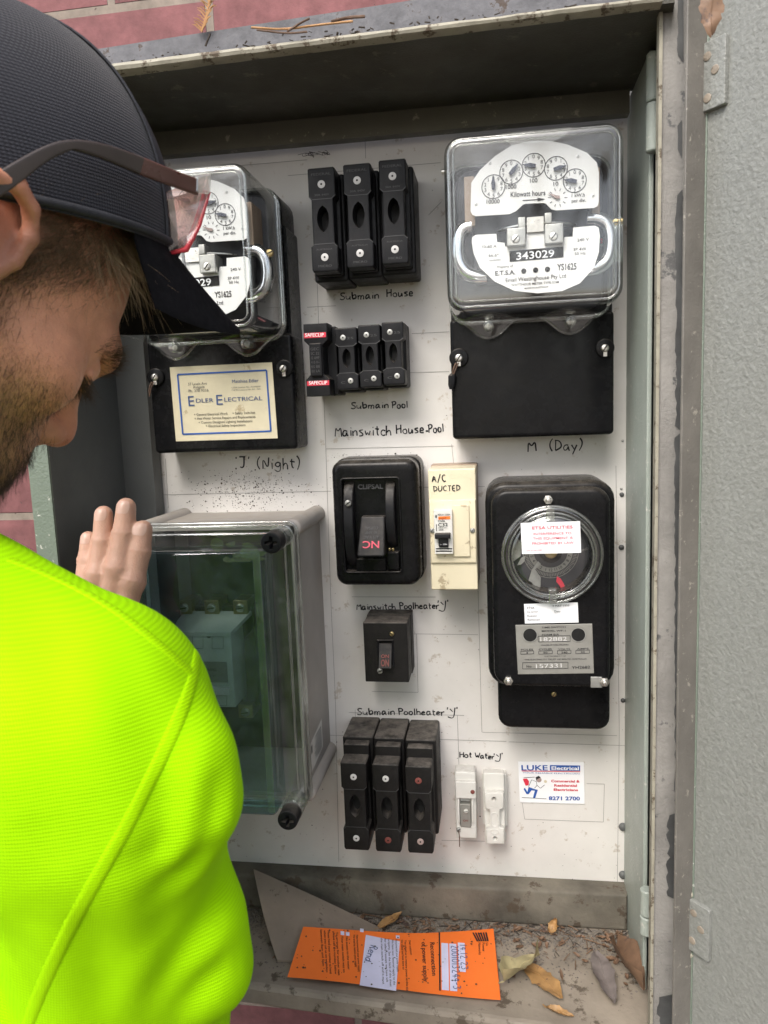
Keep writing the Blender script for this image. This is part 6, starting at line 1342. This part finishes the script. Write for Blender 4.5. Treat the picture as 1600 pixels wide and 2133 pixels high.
for sgn in (1,):
    g = MB(); vs = []; NYL = 14; K = 8; cen = hq(432, 372, 0)
    # wrap-around shield: a curved band from the right hinge across the cap front to the left one
    R0 = Lp[0]; bot = hq(372, 520, -66)
    for i in range(NYL * 2 + 1):
        y = -76 + 152 * i / (NYL * 2); bulge = 26 * (1 - (y / 78) ** 2)
        for j in range(K + 1):
            t = j / K; nose_ = 1 - .42 * math.exp(-(y / 15) ** 2); hgt = (abs(math.cos(math.pi / 2 * (abs(y) / 76) ** 2.6)) * .80 + .20) * nose_
            p = np.array([R0[0], 0, R0[2]]) + (np.array([bot[0], 0, bot[2]]) - np.array([R0[0], 0, R0[2]])) * (t * hgt); vs.append(Vector(hw(p[0] + bulge * (1 - .15 * t) * .75, y, p[2] + bulge * .75)))
    fs = [(i * (K + 1) + j, i * (K + 1) + j + 1, (i + 1) * (K + 1) + j + 1, (i + 1) * (K + 1) + j) for i in range(NYL * 2) for j in range(K)]
    g.add(vs, fs); lo_ = g.build('lens', LENS, GL, smooth=180); lo_.modifiers.new('thick', 'SOLIDIFY').thickness = .0018
    g = MB(); g.tube([vs[i * (K + 1) + K] for i in range(NYL * 2 + 1)], .0014, 6); g.build('red_edge', LEDGE, lo_, smooth=60)
    # clear side shields
    for s2 in (-1, 1):
        g = MB(); a = [Lp[0], Lp[1], Lp[2], Lp[3], Lp[4], Tp[4], Tp[3]]; P = [Vector(hw(q[0], q[1] * (1 if s2 < 0 else -1), q[2])) for q in a]; g.add(P, [tuple(range(len(P)))]); so2 = g.build('side_shield', LENS, GL, smooth=0); so2.modifiers.new('thick', 'SOLIDIFY').thickness = .0016
        g = MB(); g.tube([P[1], P[2], P[3], P[4]], [.0007, .0012, .0018, .0010], 8); g.build('red_edge', LEDGE, so2, smooth=60)
        g = MB(); q = [hq(x, y, -80) for x, y in ((404, 366), (436, 362), (434, 405), (402, 402))]; q = [k * [1, 1 if s2 < 0 else -1, 1] for k in q]; g.hexa([Vector(hw(k[0], k[1] - 2.5, k[2])) for k in q] + [Vector(hw(k[0], k[1] + 2.5, k[2])) for k in q]); hb2 = g.build('hinge_block', HNG, GL, smooth=0); md = hb2.modifiers.new('round', 'BEVEL'); md.width = .001; md.segments = 2
# ================================================================== loose things on the cabinet floor and the hood
def fl(px, py, dz=0.0):
    v = ray(px, py); t = (fl_z + dz - CAM.z) / v.z; return CAM + v * t
k3 = lambda x, y: (480 + x / 1.8605, 1780 + y / 1.8605)
PW = [fl(*k3(283, 290), .020), fl(*k3(1020, 305)), fl(*k3(1048, 585)), fl(*k3(222, 500))]
def pz(x, y):     # the gentle curl of the sheet, its far left corner resting on the loose sheet
    t_ = (PW[0].y - y) / (PW[0].y - PW[3].y); xl = PW[0].x + (PW[3].x - PW[0].x) * t_; s = (x - xl) / (PW[2].x - PW[3].x)
    return fl_z + .0065 + .015 * max(0, 1 - s * 1.6) ** 2 * max(0, 1 - t_) + .0014 * math.sin(s * 5.2 + .6) + .0006 * math.sin((y + .1) * 60)
no = thing('notice_sheet', 'orange power reconnection notice lying on the cabinet floor', 'notice', tuple((PW[0] + PW[2]) / 2))
g = MB(); nx, ny = 30, 10; vs = []; fs = []
for j in range(ny + 1):
    for i in range(nx + 1):
        p = PW[0].lerp(PW[1], i / nx).lerp(PW[3].lerp(PW[2], i / nx), j / ny); vs.append((p.x, p.y, pz(p.x, p.y)))
for j in range(ny):
    for i in range(nx): a = j * (nx + 1) + i; fs.append((a, a + nx + 1, a + nx + 2, a + 1))
g.add(vs, fs); sheet = g.build('sheet', M['orange'], no, smooth=60)
def on(p, dz): return Vector((p.x, p.y, pz(p.x, p.y) + dz))
def T3(mb, s, p0, p1, hpx, bold=0.0, dz=.0006):
    vs, fs = glyphs(s, bold); A, B = fl(*k3(*p0)), fl(*k3(*p1)); u = B - A; Wd = u.length; u.normalize(); n = Vector((-u.y, u.x, 0)); h = hpx / 1.8605 * (fl(*k3(p0[0] + 10, p0[1])) - fl(*k3(*p0))).length / (10 / 1.8605) / .7
    xa = min(v[0] for v in vs); xb = max(v[0] for v in vs)
    mb.add([on(A + u * ((v[0] - xa) / (xb - xa) * Wd) + n * (v[1] * h), dz) for v in vs], fs)
def patch(pts, m, name, dz=.0004):
    q = MB(); P = [fl(*k3(*p)) for p in pts]; vs = []; fs = []; n = 6
    for j in range(n + 1):
        for i in range(n + 1): p = P[0].lerp(P[1], i / n).lerp(P[3].lerp(P[2], i / n), j / n); vs.append(on(p, dz))
    for j in range(n):
        for i in range(n): a = j * (n + 1) + i; fs.append((a, a + n + 1, a + n + 2, a + 1))
    q.add(vs, fs); return q.build(name, M[m], sheet, smooth=60)
patch([(527, 356), (658, 366), (643, 552), (502, 534)], 'lilac', 'printed_panel'); patch([(818, 364), (845, 366), (848, 546), (820, 543)], 'lilac', 'printed_panel'); patch([(849, 366), (876, 368), (880, 549), (852, 547)], 'lilac', 'printed_panel'); patch([(882, 362), (908, 364), (913, 476), (886, 474)], 'lilac', 'printed_panel')
for x, y in ((650, 350), (512, 343), (457, 362), (437, 362)): patch([(x - 7, y - 6), (x + 7, y - 6), (x + 7, y + 6), (x - 7, y + 6)], 'lilac', 'printed_dot')
patch([(808, 322), (813, 322), (816, 548), (810, 547)], 'ink', 'printed_rule', .0006)
q = MB()
T3(q, 'Reconnection', (775, 364), (783, 490), 17, .012); T3(q, 'of power supply', (742, 364), (750, 514), 17, .012)
for x, s, y0, y1 in ((692, 'Dear customer', 360, 416), (676, 'You asked us to restore power at this site', 360, 552), (662, 'We visited and have done so', 360, 470), (640, 'Reconnected your power supply', 362, 480), (626, 'We have now restored supply to the', 362, 530), (612, 'property. See the back of this sheet', 362, 536), (598, 'for safety reasons we have left', 362, 520), (584, 'the main switch off and it must', 362, 528), (490, 'Not reconnected your power supply', 362, 486), (478, 'We tried to restore your supply', 362, 470), (450, 'No access to the meter', 372, 480), (432, 'Your main switch was on', 372, 490), (412, 'To arrange for another visit', 362, 500), (400, 'please call the number below', 362, 496), (380, 'Please have your number at hand', 362, 494), (366, 'when you call us on weekdays', 362, 490), (352, 'between 8am and 5pm', 362, 470)):
    T3(q, s, (x, y0), (x + 7, y1), 8.0, .006 if y1 - y0 > 60 else .0)
T3(q, 'SA', (990, 364), (991, 377), 9); T3(q, 'Power', (976, 364), (978, 398), 10); T3(q, 'Networks', (961, 364), (963, 412), 10)
q.build('lettering', M['ink'], sheet, smooth=0)
q = MB()
for i in range(6):
    a = [k3(938 + i * 10, 322), k3(944 + i * 10, 322), k3(962 + i * 8, 358), k3(955 + i * 8, 358)]; P = [on(fl(*z), .0006) for z in a]; q.add(P, [(3, 2, 1, 0)])
q.build('stripe_logo', M['ink'], sheet, smooth=0)
q = MB()
def H3(s, p0, p1, hpx):
    A, B = fl(*k3(*p0)), fl(*k3(*p1)); u = (B - A); Wd = u.length; u.normalize(); n = Vector((-u.y, u.x, 0)); tot = sum(G[c][0] + 1.2 for c in s); x = 0; h = hpx / 1.8605 * .00062 / 9
    for c in s:
        for st_ in [z for z in G[c][1].split('|') if z]:
            pts = [tuple(map(float, z.split(','))) for z in st_.split()]; pts = chaikin(pts, 2, False) if len(pts) > 2 else pts
            P = [on(A + u * ((x + a) / tot * Wd) + n * (b * h), .0009) for a, b in pts]
            for i in range(len(P) - 1):
                tv = (P[i + 1] - P[i]); tv = Vector((-tv.y, tv.x, 0)).normalized() * .0004 if tv.length > 1e-7 else Vector((.0004, 0, 0)); q.add([P[i] - tv, P[i + 1] - tv, P[i + 1] + tv, P[i] + tv], [(0, 1, 2, 3)])
        x += G[c][0] + 1.2
H3('14.12.23', (890, 372), (896, 472), 20); H3('2001013244-3', (856, 376), (864, 546), 22); H3('Rend', (545, 392), (520, 450), 24)
q.build('handwriting', M['navy'], sheet, smooth=0)
q = MB(); rnd = random.Random(21)
for _ in range(90):
    s, t_ = rnd.random(), rnd.random(); p = PW[0].lerp(PW[1], s).lerp(PW[3].lerp(PW[2], s), t_); r = rnd.uniform(.0003, .0011); q.add([on(p + Vector((r * math.cos(a) * rnd.uniform(.5, 1.4), r * math.sin(a), 0)), .001) for a in (0, 1.3, 2.6, 3.9, 5.2)], [(0, 1, 2, 3, 4)])
o = q.build('dirt_specks', M['dirt'], sheet, smooth=0); o['kind'] = 'stuff'
# loose tan sheet leaning from the rail to the floor
q = MB(); a = at(528, 1814, .026); b = fl(*k3(590, 296), .0005); c = fl(*k3(560, 420), .0005); d_ = fl(*k3(182, 418), .0005); vs = []; fs = []; n = 12
for lay in (0, 1):
    for j in range(n + 1):
        for i in range(n + 1):
            u, v = i / n, j / n; p = a.lerp(b, u).lerp(d_.lerp(c, u), v); p = p + Vector((0, -.004 * math.sin(math.pi * v) * (1 - u), .0015 * math.sin(3 * u + 4 * v) * (1 - v) + (.0022 if lay else 0))); vs.append(p)
m_ = (n + 1) ** 2
for j in range(n):
    for i in range(n): k = j * (n + 1) + i; fs += [(k, k + 1, k + n + 2, k + n + 1), (m_ + k, m_ + k + n + 1, m_ + k + n + 2, m_ + k + 1)]
rim = [i for i in range(n + 1)] + [j * (n + 1) + n for j in range(1, n + 1)] + [n * (n + 1) + i for i in range(n - 1, -1, -1)] + [j * (n + 1) for j in range(n - 1, 0, -1)]
for i in range(len(rim)): x, y = rim[i], rim[(i + 1) % len(rim)]; fs.append((x, m_ + x, m_ + y, y))
q.add(vs, fs)
tag(q.build('loose_sheet', M['sheet'], None, smooth=0), 'tan sheet offcut leaning from the rail onto the cabinet floor, left of the orange notice', 'sheet')
# leaves
def leaf(label, p0, p1, wd, m, curl, seed, z0=.002, group=None, tip=.0, twist=0.0):
    rnd = random.Random(seed); A = fl(*p0, z0) if not isinstance(p0, Vector) else p0; B = fl(*p1, z0 + tip) if not isinstance(p1, Vector) else p1
    u = B - A; L_ = u.length; u.normalize(); s = u.cross(Vector((0, 0, 1))).normalized() if abs(u.z) < .9 else Vector((1, 0, 0)); n = s.cross(u); vs = []; fs = []; N = 14
    for i in range(N + 1):
        t = i / N; w_ = 1.2 * wd * (math.sin(math.pi * min(1, t * .96 + .02)) ** .75) * (1 - .25 * t) * (1 + rnd.uniform(-.14, .10)); bend = .06 * L_ * math.sin(t * 3 + seed)
        for k in (-1, -.5, 0, .5, 1):
            lift = curl * wd * (abs(k) ** 1.6) * (.6 + .4 * math.sin(t * 4 + seed)) + twist * k * wd * t + .04 * L_ * math.sin(t * math.pi) * abs(curl)
            vs.append(A + u * (t * L_) + s * (k * w_ / 2 + bend) + n * (lift + .05 * wd * math.sin(t * 11 + k * 3 + seed) + rnd.uniform(-.0006, .0006)) + u * rnd.uniform(-.0012, .0012))
    for i in range(N):
        for k in range(4): a_ = i * 5 + k; fs.append((a_, a_ + 1, a_ + 6, a_ + 5))
    mb = MB(); mb.add(vs, fs); mb.tube([vs[2], vs[2] - u * L_ * .12 + n * .002], .0006, 5)
    mb.tube([v + n * .0002 for v in vs[2::5]], .0004, 5)
    o = mb.build('dry_leaf', M[m], None, smooth=60); return tag(o, label, 'leaf', group or 'dry leaves in the cabinet')
leaf('small ochre leaf behind the back edge of the orange notice', (786, 1934), (838, 1902), .011, 'leafo', .25, 1, .003, tip=.006)
leaf('pale curled leaf right beside the orange notice', (1046, 2044), (1128, 1990), .026, 'leafg', .75, 2, .006, tip=.008, twist=.4)
leaf('flat ochre leaf with a brown tip below the pale curled leaf', (1092, 2010), (1168, 2082), .021, 'leafo', .12, 3, .003, tip=.002)
leaf('tiny tan curled leaf standing on the grit near the rail', (1150, 1946), (1158, 1916), .010, 'leafo', .5, 4, .002, tip=.008)
leaf('dull grey leaf beside the big brown leaf at the right', (1232, 1984), (1290, 2092), .020, 'leafgr', .3, 5, .003, tip=.001)
leaf('big brown folded leaf leaning on the right jamb', (1282, 1970), (1345, 2062), .026, 'leafb', .8, 6, .008, tip=.006, twist=.3)
leaf('small narrow ochre leaf near the front edge of the cabinet floor', (1140, 2098), (1194, 2118), .008, 'leafo', .4, 7)
leaf('long narrow reddish brown gum leaf hanging at the top of the open door', at(1478, -45, .27), at(1490, 72, .27), .013, 'leafb', .25, 8, group='leaves hanging outside the cabinet')
# grit and litter
q = MB(); rnd = random.Random(5); gx0, gx1 = XL + .1, XR
for _ in range(4200):
    x = rnd.uniform(gx0, gx1 - .002); bias = abs(rnd.gauss(0, .026)); y = -.022 - bias if rnd.random() < .8 else rnd.uniform(-.11, -.022)
    if y < fr_y + .003: continue
    r = rnd.uniform(.0004, .0014) * (1.5 if y > -.05 else 1); h = r * rnd.uniform(.4, .9); a0 = rnd.uniform(0, 6)
    q.add([(x + r * math.cos(a0 + k * 1.57) * rnd.uniform(.6, 1.3), y + r * math.sin(a0 + k * 1.57), fl_z + .0003) for k in range(4)] + [(x, y, fl_z + h)], [(0, 1, 4), (1, 2, 4), (2, 3, 4), (3, 0, 4)])
o = q.build('grit', [M['grit']], None, smooth=0); tag(o, 'grey grit and dust swept along the back of the cabinet floor', 'grit', kind='stuff')
q = MB()
for _ in range(330):
    x = rnd.uniform(gx0 + .05, gx1 - .005); y = -.024 - abs(rnd.gauss(0, .02)); a = rnd.uniform(0, 6.283); l = rnd.uniform(.002, .012) if rnd.random() < .85 else rnd.uniform(.012, .024)
    if y < fr_y + .01: continue
    p = Vector((x, y, fl_z + rnd.uniform(.0008, .003))); d2_ = Vector((math.cos(a), math.sin(a), rnd.uniform(-.05, .05))) * l; e = p + d2_; e.z = max(e.z, fl_z + .0006); e.y = min(e.y, -.0215); e.x = min(e.x, gx1)
    q.tube([p, (p + e) / 2 + Vector((0, 0, .0005)), e], rnd.uniform(.0002, .0006), 4)
q.split = len(q.f) // 2
for _ in range(150):
    x = rnd.uniform(gx0 + .05, gx1 - .004); y = -.024 - abs(rnd.gauss(0, .018)) if rnd.random() < .75 else rnd.uniform(-.11, -.03)
    if _ < 40: x = gx1 - abs(rnd.gauss(0, .014)) - .004; y = -.03 - abs(rnd.gauss(0, .025))
    if y < fr_y + .008: continue
    r = rnd.uniform(.002, .006); a0 = rnd.uniform(0, 6.28); el = rnd.uniform(.3, .6); h0 = rnd.uniform(.0006, .003); tl = rnd.uniform(-.5, .5)
    P = []
    for i in range(6):
        a = i * 1.047; u_, v_ = r * math.cos(a) * rnd.uniform(.7, 1.2), r * el * math.sin(a) * rnd.uniform(.7, 1.2); px_ = min(x + u_ * math.cos(a0) - v_ * math.sin(a0), gx1 - .001); py_ = min(y + u_ * math.sin(a0) + v_ * math.cos(a0), -.0215)
        P.append((px_, py_, fl_z + .0006 + max(0, h0 + tl * u_)))
    q.add(P + [(x, y, fl_z + .0004 + h0 * .4)], [(i, (i + 1) % 6, 6) for i in range(6)])
o = q.build('leaf_litter', [M['dirt'], M['leafb']], None, smooth=0); tag(o, 'dark broken twigs and leaf litter on the cabinet floor along the rail', 'litter', kind='stuff')
# needles and twigs caught on the hood
def twig(label, pts, d, r, m, cat='twig', group=None, needles=0, ln=.01):
    P = chaikin([tuple(at(x, y, dd)) for (x, y), dd in zip(pts, d)], 2, False); mb = MB(); mb.tube(P, r, 6); rnd = random.Random(len(label))
    for i in range(needles):
        p = Vector(P[int(i * (len(P) - 1) / max(1, needles - 1))]); sgn = 1 if i % 2 else -1
        v = Vector((sgn * rnd.uniform(.6, 1), -rnd.uniform(0, .4), rnd.uniform(.3, .8))) * ln; mb.tube([p, p + v * .6 + Vector((0, 0, .001)), p + v], [.0007, .0006, .0002], 4)
    return tag(mb.build('twig', M[m], None, smooth=60), label, cat, group)
twig('tan fern-like conifer sprig hanging in front of the bricks above the hood', [(436, -8), (433, 20), (425, 45), (420, 66)], [.12] * 4, .0006, 'needle', 'sprig', None, 30, .0085)
tg = 'pine needles and twigs caught on the hood'
twig('long pale pine needle lying along the hood edge', [(524, 57), (590, 62), (660, 52), (735, 44)], [.172] * 4, .0008, 'needle', 'pine needle', tg)
twig('bent brown pine needle crossing the long pale one on the hood', [(535, 62), (600, 70), (640, 66)], [.173] * 3, .0007, 'twig', 'pine needle', tg)
twig('thin forked twig standing up from the hood near the pine needles', [(598, 66), (625, 48), (645, 38)], [.173] * 3, .0008, 'twig', 'twig', tg)
twig('dark short twig on the hood right of the pine needles', [(690, 45), (725, 36), (760, 34)], [.172] * 3, .0011, 'twig', 'twig', tg)
twig('dark splinter sticking up from the hood left of the pine needles', [(428, 96), (434, 80), (438, 70)], [.172] * 3, .0008, 'dirt', 'twig', tg)
q = MB(); rnd = random.Random(9)
for _ in range(150):
    s = rnd.random(); p = LT0.lerp(LT1, s) + Vector((0, rnd.uniform(-.004, .012), rnd.uniform(-.001, .002))); r = rnd.uniform(.0006, .002)
    q.tube([p, p + Vector((rnd.uniform(-1, 1), rnd.uniform(-.3, .3), rnd.uniform(-.2, .4))) * r * 3], r * .4, 4)
o = q.build('hood_litter', M['dirt'], None, smooth=0); tag(o, 'dark crumbs of bark and dirt along the top edge of the hood', 'litter', kind='stuff')
